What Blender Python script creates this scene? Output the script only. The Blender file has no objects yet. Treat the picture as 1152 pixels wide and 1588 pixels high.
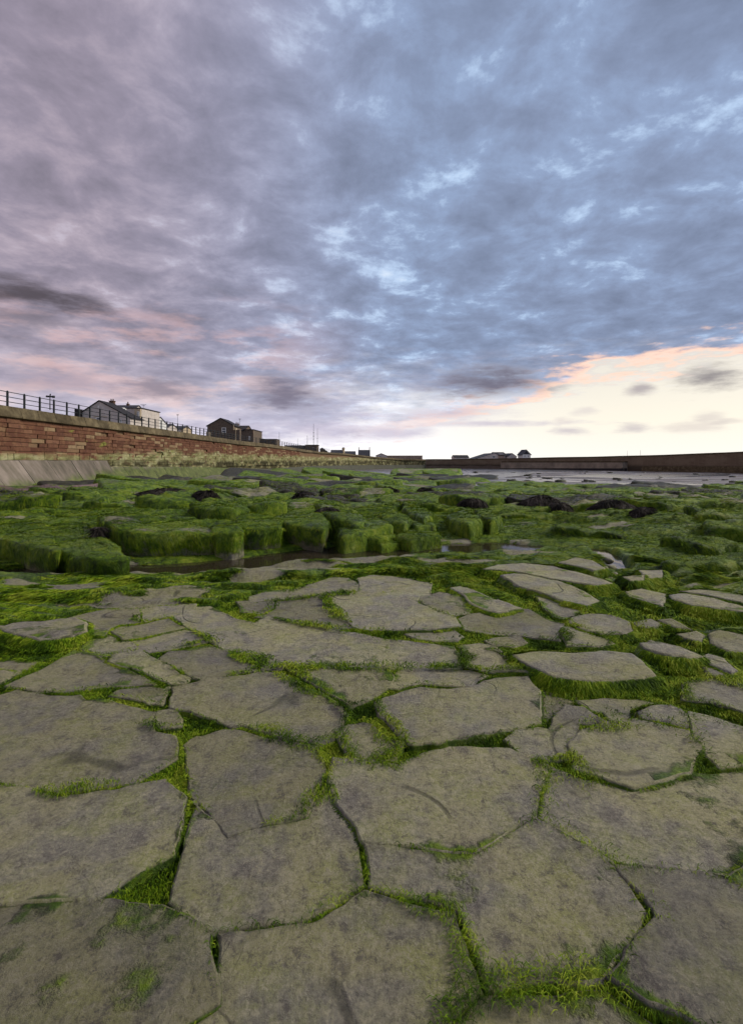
import bpy, bmesh, math, random
import numpy as np
from mathutils import Vector, noise as mnoise
from mathutils.geometry import delaunay_2d_cdt

random.seed(7); rng = np.random.default_rng(7)
scn = bpy.context.scene
C = scn.collection
R = math.radians

# ------------------------------------------------------------------ camera
EYE, F, CX, HY = 1.4, 768.0, 576.0, 714.0       # eye height above the slabs, focal length / horizon in photo pixels
cam = bpy.data.cameras.new('camera'); camo = bpy.data.objects.new('camera', cam); C.objects.link(camo)
cam.sensor_fit = 'HORIZONTAL'; cam.sensor_width = 36.0; cam.lens = 36.0*F/1152.0
cam.shift_y = -(794.0-HY)/1152.0
cam.clip_start = 0.05; cam.clip_end = 9000
camo.location = (0, 0, EYE); camo.rotation_euler = (R(90), 0, 0)
scn.camera = camo
scn.cycles.use_adaptive_sampling = True; scn.cycles.adaptive_threshold = 0.03; scn.cycles.use_denoising = True
scn.cycles.max_bounces = 5; scn.cycles.diffuse_bounces = 3; scn.cycles.glossy_bounces = 3; scn.cycles.transmission_bounces = 2

# ------------------------------------------------------------------ sky
SUN_AZ, SUN_EL = R(82), R(34)                   # azimuth measured from the view axis to the right
world = bpy.data.worlds.new('World'); scn.world = world; world.use_nodes = True
wt = world.node_tree; wt.nodes.clear()
def wn(t, **k):
    n = wt.nodes.new(t)
    for a, b in k.items(): setattr(n, a, b)
    return n
def put(tree, sock, v):
    if isinstance(v, bpy.types.NodeSocket): tree.links.new(v, sock)
    elif v is not None: sock.default_value = v
def wm(op, a, b=None, c=None, clamp=False):
    n = wn('ShaderNodeMath', operation=op, use_clamp=clamp)
    put(wt, n.inputs[0], a); put(wt, n.inputs[1], b)
    if c is not None: put(wt, n.inputs[2], c)
    return n.outputs[0]
def wsm(v, a, b, lo=0.0, hi=1.0):
    n = wn('ShaderNodeMapRange', interpolation_type='SMOOTHSTEP')
    put(wt, n.inputs[0], v); put(wt, n.inputs[1], a); put(wt, n.inputs[2], b)
    n.inputs[3].default_value = lo; n.inputs[4].default_value = hi
    return n.outputs[0]
def wmix(f, a, b, mode='MIX'):
    n = wn('ShaderNodeMix', data_type='RGBA', blend_type=mode, clamp_factor=True)
    put(wt, n.inputs[0], f)
    for s, v in ((n.inputs[6], a), (n.inputs[7], b)):
        put(wt, s, v if isinstance(v, bpy.types.NodeSocket) else (*v, 1.0))
    return n.outputs[2]
def wramp(v, stops):
    n = wn('ShaderNodeValToRGB'); e = n.color_ramp.elements
    while len(e) < len(stops): e.new(0.5)
    for i, (p, c) in enumerate(stops): e[i].position = p; e[i].color = (*c, 1)
    put(wt, n.inputs[0], v); return n.outputs[0]
tc = wn('ShaderNodeTexCoord'); dirv = tc.outputs['Generated']
sep = wn('ShaderNodeSeparateXYZ'); put(wt, sep.inputs[0], dirv)
dx, dy, dz = sep.outputs
az = wm('ARCTAN2', dx, dy); el = wm('ARCSINE', dz)
def comb(a, b, c=0.0):
    n = wn('ShaderNodeCombineXYZ'); put(wt, n.inputs[0], a); put(wt, n.inputs[1], b); put(wt, n.inputs[2], c); return n.outputs[0]
def wnoise(vec, scale, detail=6, rough=0.55, dist=0.0):
    n = wn('ShaderNodeTexNoise'); put(wt, n.inputs['Vector'], vec)
    n.inputs['Scale'].default_value = scale; n.inputs['Detail'].default_value = detail
    n.inputs['Roughness'].default_value = rough; n.inputs['Distortion'].default_value = dist
    return n.outputs['Fac']
zz = wm('ADD', wm('MAXIMUM', dz, 0.0), 0.16)
plane = comb(wm('DIVIDE', dx, zz), wm('DIVIDE', dy, zz))
fine = wnoise(plane, 4.3, 8, 0.62, 0.2)
broad = wnoise(plane, 0.75, 5, 0.55, 0.5)
stretch = comb(wm('MULTIPLY', dx, 2.0), wm('MULTIPLY', dy, 2.0), wm('MULTIPLY', dz, 9.0))
warp = wnoise(stretch, 2.2, 6, 0.6)
warpf = wnoise(stretch, 7.0, 6, 0.62)
glowc = wm('COSINE', wm('SUBTRACT', az, R(58)))                 # 1 towards the afterglow
left = wsm(az, R(8), R(-34))
# clear air under and between the clouds
nish = wn('ShaderNodeTexSky', sky_type='NISHITA', sun_disc=False)
nish.sun_elevation = SUN_EL; nish.sun_rotation = SUN_AZ; nish.air_density = 1.3; nish.dust_density = 2.5
nsc = wn('ShaderNodeVectorMath', operation='SCALE'); put(wt, nsc.inputs[0], nish.outputs[0]); nsc.inputs[3].default_value = 0.05
clear_w = wramp(wm('DIVIDE', el, R(40), clamp=True), [(0.0, (0.84, 0.82, 0.77)), (0.10, (0.81, 0.76, 0.65)), (0.24, (0.70, 0.65, 0.57)), (0.5, (0.36, 0.50, 0.72)), (1.0, (0.22, 0.36, 0.62))])
clear_c = wramp(wm('DIVIDE', el, R(40), clamp=True), [(0.0, (0.98, 0.95, 0.95)), (0.10, (0.80, 0.80, 0.88)), (0.25, (0.50, 0.56, 0.70)), (0.5, (0.30, 0.42, 0.62)), (1.0, (0.20, 0.32, 0.55))])
clear = wmix(wsm(glowc, 0.42, 0.86), clear_c, clear_w)
clear = wmix(0.15, clear, nsc.outputs[0])
# high broken deck: slate blue to the right, mauve to the left
val = wm('ADD', wm('MULTIPLY', fine, 0.66), wm('MULTIPLY', broad, 0.34))
deck_r = wramp(val, [(0.36, (0.140, 0.172, 0.255)), (0.47, (0.180, 0.225, 0.335)), (0.54, (0.215, 0.28, 0.42)), (0.60, (0.36, 0.47, 0.64)), (0.69, (0.56, 0.64, 0.74))])
deck_l = wramp(val, [(0.36, (0.165, 0.145, 0.182)), (0.47, (0.235, 0.200, 0.250)), (0.56, (0.335, 0.275, 0.320)), (0.63, (0.44, 0.38, 0.44)), (0.72, (0.55, 0.57, 0.66))])
deck = wmix(wm('MULTIPLY', left, 0.9), deck_r, deck_l)
# paler and pinker towards the horizon
low = wsm(wm('ADD', el, wm('MULTIPLY', wm('SUBTRACT', warpf, 0.5), 0.16)), R(13.5), R(1.5))
pale = wramp(warp, [(0.36, (0.37, 0.35, 0.44)), (0.48, (0.50, 0.47, 0.56)), (0.56, (0.68, 0.65, 0.70)), (0.66, (0.90, 0.87, 0.86))])
deck = wmix(wm('MULTIPLY', low, 0.85), deck, pale)
# warm patches on the left and along the lower edge of the deck
pk = wm('MULTIPLY', wsm(warp, 0.47, 0.60), wm('MULTIPLY', wsm(el, R(2), R(7)), wsm(el, R(20), R(11))))
pk = wm('MULTIPLY', pk, wm('MULTIPLY', wsm(az, R(2), R(-20)), 0.50))
deck = wmix(pk, deck, (0.60, 0.38, 0.36))
edge = wsm(glowc, 0.28, 1.0, 0.0, R(9.3))
dist = wm('ADD', wm('SUBTRACT', el, edge), wm('ADD', wm('MULTIPLY', wm('SUBTRACT', warp, 0.5), 0.22), wm('MULTIPLY', wm('SUBTRACT', warpf, 0.5), 0.13)))
mask = wsm(dist, R(-1.0), R(2.0))
rim = wm('MULTIPLY', wm('MULTIPLY', wsm(dist, R(-0.6), R(0.6)), wsm(dist, R(3.2), R(0.9))), wsm(glowc, 0.42, 0.80))
deck = wmix(wm('MULTIPLY', rim, 0.85), deck, (0.86, 0.55, 0.40))
sky = wmix(mask, clear, deck)
# separate low cumulus drifting under the deck
def puff(px, py, wx, wy, strength, col):
    global sky
    a0 = math.atan((px-CX)/F); e0 = math.atan((HY-py)/math.hypot(F, px-CX))
    ra = wx/F*math.cos(a0)**2; re_ = wy/F*math.cos(a0)
    u = wm('DIVIDE', wm('SUBTRACT', az, a0), ra); v = wm('DIVIDE', wm('SUBTRACT', el, e0), re_)
    v = wm('ADD', v, wm('MULTIPLY', wm('MULTIPLY', u, u), 0.25))
    r = wm('SQRT', wm('ADD', wm('MULTIPLY', u, u), wm('MULTIPLY', v, v)))
    r = wm('ADD', r, wm('MULTIPLY', wm('SUBTRACT', warpf, 0.5), 2.6))
    sky = wmix(wsm(r, 1.55, 0.05, 0.0, min(1.0, strength*1.05)), sky, col)
grey, dark = (0.145, 0.132, 0.180), (0.062, 0.052, 0.062)
for a in ((45, 452, 78, 20, .85, dark), (135, 468, 45, 13, .7, dark), (40, 492, 70, 14, .45, (0.13, 0.11, 0.13)), (250, 600, 62, 22, .75, grey), (90, 590, 120, 20, .6, (0.23, 0.19, 0.25)),
          (440, 606, 56, 23, .9, grey), (760, 590, 82, 22, .95, (0.135, 0.13, 0.175)), (1100, 584, 52, 19, .85, (0.17, 0.155, 0.17)), (993, 603, 22, 9, .7, (0.25, 0.22, 0.25)),
          (605, 672, 46, 10, .7, (0.42, 0.38, 0.47)), (655, 668, 26, 8, .6, (0.45, 0.42, 0.5)), (505, 668, 55, 12, .6, (0.42, 0.38, 0.47)), (760, 656, 110, 5, .7, (0.42, 0.38, 0.46)), (880, 668, 30, 6, .65, (0.40, 0.36, 0.40)), (982, 664, 26, 8, .65, (0.40, 0.36, 0.38)),
          (1070, 660, 46, 8, .5, (0.48, 0.42, 0.40)), (1100, 645, 30, 9, .5, (0.46, 0.41, 0.40)), (908, 637, 20, 6, .5, (0.5, 0.45, 0.45)), (690, 640, 90, 10, .55, (0.40, 0.35, 0.43)), (870, 652, 16, 5, .5, (0.5, 0.44, 0.44)), (1135, 652, 26, 5, .5, (0.5, 0.45, 0.42))):
    puff(*a)
bg = wn('ShaderNodeBackground'); put(wt, bg.inputs[0], sky); bg.inputs[1].default_value = 1.42
wo = wn('ShaderNodeOutputWorld'); wt.links.new(bg.outputs[0], wo.inputs[0])

# ------------------------------------------------------------------ sun through thin cloud
sl = bpy.data.lights.new('sun', 'SUN'); so = bpy.data.objects.new('sun', sl); C.objects.link(so)
sl.energy = 3.1; sl.angle = R(17); sl.color = (1.0, 0.90, 0.74)
sv = Vector((math.sin(SUN_AZ)*math.cos(SUN_EL), math.cos(SUN_AZ)*math.cos(SUN_EL), math.sin(SUN_EL)))
so.rotation_euler = sv.to_track_quat('Z', 'Y').to_euler(); so.location = (60, 40, 60)
vs = scn.view_settings; vs.view_transform = 'Standard'; vs.look = 'None'; vs.exposure = 0.0; vs.gamma = 1.0; vs.use_curve_mapping = False

# ------------------------------------------------------------------ helpers
def un(px, py, z=0.0, b=0.0, d0=7.0):
    """photo pixel -> point on the (tilted) plane z + b*(depth-d0)"""
    k = F/(py-HY); D = (EYE-z+d0*b)*k/(1+b*k)
    return ((px-CX)/F*D, D)
def at(px, py, D): return ((px-CX)/F*D, D, EYE+(HY-py)/F*D)

def _h(ix, iy, s):
    n = (ix.astype(np.int64)*374761393 + iy.astype(np.int64)*668265263 + s*974711) & 0x7fffffff
    n = ((n ^ (n >> 13))*1274126177) & 0x7fffffff
    return ((n ^ (n >> 16)) & 0xffff)/65535.0
def vnoise(x, y, s=0):
    ix = np.floor(x); iy = np.floor(y); fx = x-ix; fy = y-iy
    fx = fx*fx*fx*(fx*(fx*6-15)+10); fy = fy*fy*fy*(fy*(fy*6-15)+10)
    a = _h(ix, iy, s); b = _h(ix+1, iy, s); c = _h(ix, iy+1, s); d = _h(ix+1, iy+1, s)
    return (a+(b-a)*fx)*(1-fy)+(c+(d-c)*fx)*fy
def fbm(x, y, octv=4, s=0):
    x = np.asarray(x, float); y = np.asarray(y, float)
    t = np.zeros(np.broadcast(x, y).shape); a = 0.5; tot = 0
    for i in range(octv):
        t = t+a*vnoise(x*2**i+17.3*i, y*2**i-9.1*i, s+i); tot += a; a *= 0.5
    return t/tot
def sst(v, a, b):
    t = np.clip((v-a)/(b-a), 0, 1); return t*t*(3-2*t)

def link(name, me, mats=None, parent=None, smooth=False):
    o = bpy.data.objects.new(name, me); C.objects.link(o)
    if mats is not None:
        for m in (mats if isinstance(mats, (list, tuple)) else [mats]):
            if len(me.materials) < (len(mats) if isinstance(mats, (list, tuple)) else 1): me.materials.append(m)
    if parent: o.parent = parent
    if smooth and len(me.polygons): me.polygons.foreach_set('use_smooth', [True]*len(me.polygons))
    return o
def tag(o, label=None, cat=None, group=None, kind=None):
    for k, v in (('label', label), ('category', cat), ('group', group), ('kind', kind)):
        if v: o[k] = v
    return o
def empty(name, loc, label, cat, group=None):
    o = bpy.data.objects.new(name, None); C.objects.link(o); o.location = loc; o.empty_display_size = .2
    bpy.context.view_layer.update()
    return tag(o, label, cat, group)
def pyd(name, v, f):
    me = bpy.data.meshes.new(name); me.from_pydata([tuple(map(float, p)) for p in v], [], [tuple(map(int, q)) for q in f]); me.update(); return me
def fmesh(name, V, F4):
    """numpy verts and equal-sized faces -> mesh"""
    me = bpy.data.meshes.new(name); n, k = F4.shape
    me.vertices.add(len(V)); me.vertices.foreach_set('co', V.astype(np.float32).ravel())
    me.loops.add(n*k); me.loops.foreach_set('vertex_index', F4.astype(np.int32).ravel())
    me.polygons.add(n); me.polygons.foreach_set('loop_start', np.arange(0, n*k, k, dtype=np.int32))
    me.update(calc_edges=True); return me
def fattr(me, name, vals):
    a = me.attributes.new(name, 'FLOAT', 'POINT'); a.data.foreach_set('value', np.asarray(vals, np.float32))
class MB:
    def __init__(s): s.v = []; s.f = []
    def add(s, v, f):
        o = len(s.v); s.v += [tuple(p) for p in v]; s.f += [tuple(i+o for i in q) for q in f]; return s
    def box(s, x0, x1, y0, y1, z0, z1):
        return s.add([(x0,y0,z0),(x1,y0,z0),(x1,y1,z0),(x0,y1,z0),(x0,y0,z1),(x1,y0,z1),(x1,y1,z1),(x0,y1,z1)],
                     [(0,3,2,1),(4,5,6,7),(0,1,5,4),(1,2,6,5),(2,3,7,6),(3,0,4,7)])
    def prism(s, pts, y0, y1):                     # outline in x,z pulled through y
        n = len(pts)
        v = [(x, y0, z) for x, z in pts]+[(x, y1, z) for x, z in pts]
        f = [tuple(range(n)), tuple(range(2*n-1, n-1, -1))]+[(i, i+n, (i+1) % n+n, (i+1) % n) for i in range(n)]
        return s.add(v, f)
    def xprism(s, pts, x0, x1):                    # outline in y,z pulled through x
        n = len(pts)
        v = [(x0, y, z) for y, z in pts]+[(x1, y, z) for y, z in pts]
        f = [tuple(range(n)), tuple(range(2*n-1, n-1, -1))]+[(i, i+n, (i+1) % n+n, (i+1) % n) for i in range(n)]
        return s.add(v, f)
    def tube(s, p, q, r, n=8, r2=None):
        p = Vector(p); q = Vector(q); d = (q-p).normalized(); r2 = r if r2 is None else r2
        a = d.orthogonal().normalized(); b = d.cross(a)
        v = [p+(a*math.cos(t)+b*math.sin(t))*r for t in [2*math.pi*i/n for i in range(n)]]+[q+(a*math.cos(t)+b*math.sin(t))*r2 for t in [2*math.pi*i/n for i in range(n)]]
        return s.add(v, [(i, (i+1) % n, n+(i+1) % n, n+i) for i in range(n)]+[tuple(range(n-1, -1, -1)), tuple(range(n, 2*n))])
    def build(s, name, mat, parent=None, smooth=False):
        me = pyd(name, s.v, s.f)
        bm = bmesh.new(); bm.from_mesh(me); bmesh.ops.recalc_face_normals(bm, faces=bm.faces[:]); bm.to_mesh(me); bm.free()
        o = link(name, me, mat, None, smooth)
        if parent:
            o.parent = parent; o.matrix_parent_inverse = parent.matrix_world.inverted()
        return o

# ------------------------------------------------------------------ materials
class NT:
    def __init__(s, name, rough=0.8, spec=0.3):
        s.m = bpy.data.materials.new(name); s.m.use_nodes = True; s.t = s.m.node_tree
        s.b = s.t.nodes['Principled BSDF']; s.b.inputs['Roughness'].default_value = rough; s.b.inputs['Specular IOR Level'].default_value = spec
        s.pos = s.n('ShaderNodeNewGeometry').outputs['Position']
    def n(s, t, **k):
        n = s.t.nodes.new(t)
        for a, b in k.items(): setattr(n, a, b)
        return n
    def put(s, sock, v): put(s.t, sock, v)
    def noise(s, scale, detail=5, rough=0.55, vec=None, dist=0.0, sc3=None):
        n = s.n('ShaderNodeTexNoise'); v = s.pos if vec is None else vec
        if sc3:
            m = s.n('ShaderNodeVectorMath', operation='MULTIPLY'); s.put(m.inputs[0], v); m.inputs[1].default_value = sc3; v = m.outputs[0]
        s.put(n.inputs['Vector'], v); n.inputs['Scale'].default_value = scale; n.inputs['Detail'].default_value = detail
        n.inputs['Roughness'].default_value = rough; n.inputs['Distortion'].default_value = dist
        return n.outputs['Fac']
    def math(s, op, a, b=None, clamp=False):
        n = s.n('ShaderNodeMath', operation=op, use_clamp=clamp); s.put(n.inputs[0], a); s.put(n.inputs[1], b); return n.outputs[0]
    def step(s, v, a, b, lo=0.0, hi=1.0):
        n = s.n('ShaderNodeMapRange', interpolation_type='SMOOTHSTEP'); s.put(n.inputs[0], v)
        n.inputs[1].default_value = a; n.inputs[2].default_value = b; n.inputs[3].default_value = lo; n.inputs[4].default_value = hi
        return n.outputs[0]
    def ramp(s, v, stops):
        n = s.n('ShaderNodeValToRGB'); e = n.color_ramp.elements
        while len(e) < len(stops): e.new(0.5)
        for i, (p, c) in enumerate(stops): e[i].position = p; e[i].color = (*c, 1)
        s.put(n.inputs[0], v); return n.outputs[0]
    def mix(s, f, a, b, mode='MIX'):
        n = s.n('ShaderNodeMix', data_type='RGBA', blend_type=mode, clamp_factor=True); s.put(n.inputs[0], f)
        for k, v in ((n.inputs[6], a), (n.inputs[7], b)): s.put(k, v if isinstance(v, bpy.types.NodeSocket) else (*v, 1.0))
        return n.outputs[2]
    def attr(s, name): return s.n('ShaderNodeAttribute', attribute_name=name).outputs['Fac']
    def rnd(s): return s.n('ShaderNodeObjectInfo').outputs['Random']
    def bump(s, h, strength=0.4, dist=0.02, normal=None):
        n = s.n('ShaderNodeBump'); n.inputs['Strength'].default_value = strength; n.inputs['Distance'].default_value = dist
        s.put(n.inputs['Height'], h)
        if normal is not None: s.put(n.inputs['Normal'], normal)
        return n.outputs[0]
    def col(s, c): s.put(s.b.inputs['Base Color'], c if isinstance(c, bpy.types.NodeSocket) else (*c, 1)); return s
    def nor(s, c): s.put(s.b.inputs['Normal'], c); return s

def plain(name, c, rough=0.8, var=0.25, scale=3.0, spec=0.3):
    t = NT(name, rough, spec); n = t.noise(scale, 6, 0.6)
    c2 = tuple(x*(1-var) for x in c); c3 = tuple(min(1, x*(1+var)) for x in c)
    return t.col(t.ramp(n, [(0.35, c2), (0.65, c3)])).m

def rock_material(name, c_a, c_b, c_y, ymax=0.55):
    t = NT(name, 0.72, 0.32)
    base = t.mix(t.step(t.noise(1.7, 5, 0.6, dist=0.6), 0.43, 0.57), c_a, c_b)
    n4 = t.noise(4.2, 7, 0.70)
    base = t.mix(t.step(n4, 0.44, 0.64, 0, ymax), base, c_y)
    base = t.mix(t.step(n4, 0.45, 0.34, 0, 0.45), base, (0.105, 0.088, 0.085))
    n20 = t.noise(17.0, 7, 0.85); n60 = t.noise(62.0, 4, 0.8)
    base = t.mix(t.step(n60, 0.52, 0.64, 0, 0.55), base, (0.33, 0.30, 0.22)); base = t.mix(t.step(n60, 0.48, 0.36, 0, 0.55), base, (0.075, 0.066, 0.055))
    base = t.mix(t.step(n20, 0.52, 0.62, 0, 0.75), base, (0.30, 0.275, 0.18))
    base = t.mix(t.step(n20, 0.48, 0.38, 0, 0.75), base, (0.078, 0.066, 0.058))
    cr = t.step(t.math('ABSOLUTE', t.math('SUBTRACT', t.noise(0.9, 2, 0.45, dist=0.25), 0.5)), 0.007, 0.0015)
    cr = t.math('MULTIPLY', cr, t.step(t.noise(1.4, 2), 0.53, 0.60))
    base = t.mix(t.math('MULTIPLY', cr, 0.6), base, (0.03, 0.028, 0.015))
    ns = t.noise(1.5, 5, 0.5, dist=0.5); flake = t.math('ADD', t.step(ns, 0.520, 0.527), t.step(ns, 0.43, 0.437))
    hv = t.n('ShaderNodeHueSaturation'); t.put(hv.inputs['Color'], base); t.put(hv.inputs['Value'], t.step(t.rnd(), 0, 1, 0.76, 1.18))
    moss = t.attr('moss')
    mn = t.noise(7.0, 6, 0.68, dist=0.4)
    g = t.ramp(t.math('ADD', t.math('MULTIPLY', mn, 0.65), t.math('MULTIPLY', t.noise(0.9, 3, 0.6), 0.35)), [(0.38, (0.014, 0.032, 0.001)), (0.46, (0.055, 0.112, 0.002)), (0.54, (0.140, 0.220, 0.005)), (0.65, (0.27, 0.315, 0.025))])
    f = t.step(t.math('ADD', moss, t.math('MULTIPLY', t.math('SUBTRACT', t.noise(11, 6, 0.7), 0.5), 0.9)), 0.40, 0.62)
    t.col(t.mix(f, hv.outputs[0], g))
    h = t.math('ADD', t.noise(5, 6, 0.62), t.math('MULTIPLY', n20, 0.55)); h = t.math('SUBTRACT', t.math('ADD', h, t.math('MULTIPLY', flake, 0.07)), t.math('MULTIPLY', cr, 0.25))
    h = t.math('ADD', h, t.math('MULTIPLY', t.math('MULTIPLY', f, t.noise(26, 5, 0.7, sc3=(1.0, 0.45, 1.0), dist=1.5)), 2.0))
    t.nor(t.bump(h, 0.9, 0.04))
    t.put(t.b.inputs['Roughness'], t.step(t.noise(2.4, 4), 0.34, 0.66, 0.42, 0.82))
    return t.m
M_ROCK = rock_material('wet_sandstone', (0.240, 0.225, 0.118), (0.180, 0.168, 0.128), (0.215, 0.230, 0.052))
M_RED = rock_material('red_sandstone_shelf', (0.19, 0.105, 0.095), (0.155, 0.085, 0.095), (0.20, 0.15, 0.11), 0.3)

def wrack_rock():
    t = NT('wrack_covered_rock', 0.55, 0.4)
    c = t.ramp(t.noise(3.2, 7, 0.75), [(0.36, (0.010, 0.009, 0.006)), (0.5, (0.030, 0.027, 0.015)), (0.60, (0.055, 0.058, 0.020)), (0.72, (0.10, 0.115, 0.03))])
    t.col(c); t.nor(t.bump(t.noise(9, 6, 0.75), 0.9, 0.08)); return t.m
M_WROCK = wrack_rock()
def algae_material(name, stops, trans=0.25):
    t = NT(name, 0.7, 0.10)
    r = t.attr('rnd'); big = t.noise(3.0, 5, 0.6)
    v = t.math('ADD', t.math('MULTIPLY', r, 0.40), t.math('MULTIPLY', t.step(big, 0.30, 0.70), 0.62))
    c = t.ramp(v, stops); t.col(c)
    return t.m
M_ALGAE = algae_material('green_algae', [(0.22, (0.017, 0.040, 0.001)), (0.42, (0.062, 0.125, 0.002)), (0.60, (0.140, 0.222, 0.005)), (0.82, (0.26, 0.31, 0.025))])
M_WEED = algae_material('dark_wrack', [(0.25, (0.006, 0.005, 0.004)), (0.5, (0.020, 0.016, 0.012)), (0.75, (0.060, 0.050, 0.042))], 0.05)

def water_material(name, tint, rough=0.06, bs=0.12, scale=9):
    t = NT(name, rough, 0.5); t.col(tint); t.b.inputs['IOR'].default_value = 1.33
    t.nor(t.bump(t.noise(scale, 4, 0.6, sc3=(1, 0.35, 1)), bs, 0.03 if bs < .5 else 0.14)); return t.m
M_WATER = water_material('pool_water', (0.030, 0.024, 0.014))
M_SHALLOW = water_material('shallow_water', (0.06, 0.057, 0.054), 0.20, 0.0, 1.6)

def sand_material():
    t = NT('wet_sand', 0.4, 0.5)
    c = t.ramp(t.noise(0.12, 7, 0.65, sc3=(1, 0.6, 1)), [(0.36, (0.075, 0.064, 0.060)), (0.5, (0.115, 0.098, 0.094)), (0.64, (0.165, 0.142, 0.138))])
    c = t.mix(t.step(t.noise(0.55, 6, 0.7), 0.55, 0.66, 0, 0.75), c, (0.06, 0.055, 0.042))
    t.col(c); t.put(t.b.inputs['Roughness'], t.step(t.noise(0.09, 4, sc3=(0.6, 1, 1)), 0.42, 0.58, 0.22, 0.75))
    t.nor(t.bump(t.noise(2.5, 6), 0.3, 0.04)); return t.m
M_SAND = sand_material()

def block_material(name, c1, c2, c3):
    t = NT(name, 0.9, 0.2)
    sx = t.n('ShaderNodeSeparateXYZ'); t.put(sx.inputs[0], t.pos)
    base = t.ramp(t.rnd(), [(0.0, c1), (0.5, c2), (1.0, c3)])
    base = t.mix(t.step(t.noise(1.6, 7, 0.7), 0.45, 0.70, 0, 0.55), base, (0.27, 0.15, 0.08))
    base = t.mix(t.step(t.noise(3.5, 7, 0.7), 0.52, 0.66, 0, 0.6), base, (0.06, 0.030, 0.022))
    # lichen and weed growing up from the foot of the wall, thicker further along
    hgt = t.math('SUBTRACT', t.step(sx.outputs[1], 38, 66, 1.85, 2.75), sx.outputs[2])
    lic = t.step(t.math('ADD', hgt, t.math('MULTIPLY', t.math('SUBTRACT', t.noise(0.5, 6, 0.66, sc3=(1, .30, 1.6)), 0.5), 2.6)), -0.15, 0.55)
    lic = t.math('MULTIPLY', lic, t.step(t.noise(2.2, 6, 0.7, sc3=(1, .35, 1)), 0.36, 0.50))
    lc = t.ramp(t.noise(1.3, 6, 0.7, sc3=(1, .35, 1)), [(0.35, (0.10, 0.098, 0.040)), (0.5, (0.24, 0.235, 0.105)), (0.65, (0.42, 0.41, 0.24))])
    base = t.mix(lic, base, lc)
    spot = t.step(t.noise(0.33, 5, 0.65, vec=None, sc3=(1, 1.0, 2.2)), 0.63, 0.70, 0, 0.8)
    base = t.mix(spot, base, (0.20, 0.21, 0.045))
    low = t.step(sx.outputs[2], 1.75, 1.0)
    base = t.mix(t.math('MULTIPLY', low, t.step(t.noise(1.1, 6, 0.7, sc3=(1, .25, .8)), 0.36, 0.56)), base, (0.045, 0.040, 0.018))
    t.col(base); t.nor(t.bump(t.noise(9, 8, 0.7), 0.7, 0.04)); return t.m
M_RBLOCK = block_material('red_sandstone_block', (0.090, 0.038, 0.024), (0.125, 0.054, 0.033), (0.165, 0.080, 0.050))
M_PBLOCK = block_material('pale_sandstone_block', (0.17, 0.095, 0.055), (0.22, 0.15, 0.085), (0.27, 0.195, 0.115))
M_MORTAR = block_material('wall_mortar', (0.17, 0.11, 0.065), (0.17, 0.11, 0.065), (0.17, 0.11, 0.065))
def coping_material():
    t = NT('coping_stone', 0.9, 0.2)
    c = t.ramp(t.noise(1.3, 8, 0.7), [(0.34, (0.055, 0.042, 0.023)), (0.52, (0.105, 0.082, 0.046)), (0.7, (0.19, 0.155, 0.09))])
    hv = t.n('ShaderNodeHueSaturation'); t.put(hv.inputs['Color'], c); t.put(hv.inputs['Value'], t.step(t.rnd(), 0, 1, 0.75, 1.2))
    t.col(hv.outputs[0]); t.nor(t.bump(t.noise(6, 8, 0.7), 0.6, 0.04)); return t.m
M_COPE = coping_material()
def concrete_material():
    t = NT('weathered_concrete', 0.85, 0.3)
    sx = t.n('ShaderNodeSeparateXYZ'); t.put(sx.inputs[0], t.pos)
    c = t.ramp(t.noise(0.9, 7, 0.7, sc3=(0.35, 1, 0.35)), [(0.34, (0.085, 0.075, 0.055)), (0.5, (0.155, 0.130, 0.103)), (0.66, (0.235, 0.195, 0.165))])
    hv = t.n('ShaderNodeHueSaturation'); t.put(hv.inputs['Color'], c); t.put(hv.inputs['Value'], t.step(t.rnd(), 0, 1, 0.8, 1.2)); c = hv.outputs[0]
    gy = t.step(sx.outputs[1], 38, 52, 0.0, 1.0); gz = t.step(sx.outputs[2], 1.1, -0.7)
    g = t.math('ADD', t.math('MULTIPLY', gy, 0.45), t.math('MULTIPLY', gz, 0.62))
    g = t.step(t.math('ADD', g, t.math('MULTIPLY', t.math('SUBTRACT', t.noise(0.7, 7, 0.7, sc3=(0.5, 1, 0.5)), 0.5), 1.0)), 0.32, 0.72, 0, 0.9)
    c = t.mix(g, c, t.ramp(t.noise(1.4, 6, 0.7), [(0.36, (0.045, 0.055, 0.016)), (0.52, (0.088, 0.115, 0.026)), (0.68, (0.16, 0.175, 0.055))]))
    far = t.step(sx.outputs[1], 85, 112, 0, 0.8)
    c = t.mix(far, c, (0.06, 0.057, 0.052))
    t.col(c); t.nor(t.bump(t.noise(5, 8, 0.7), 0.4, 0.03)); return t.m
M_CONC = concrete_material()
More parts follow.
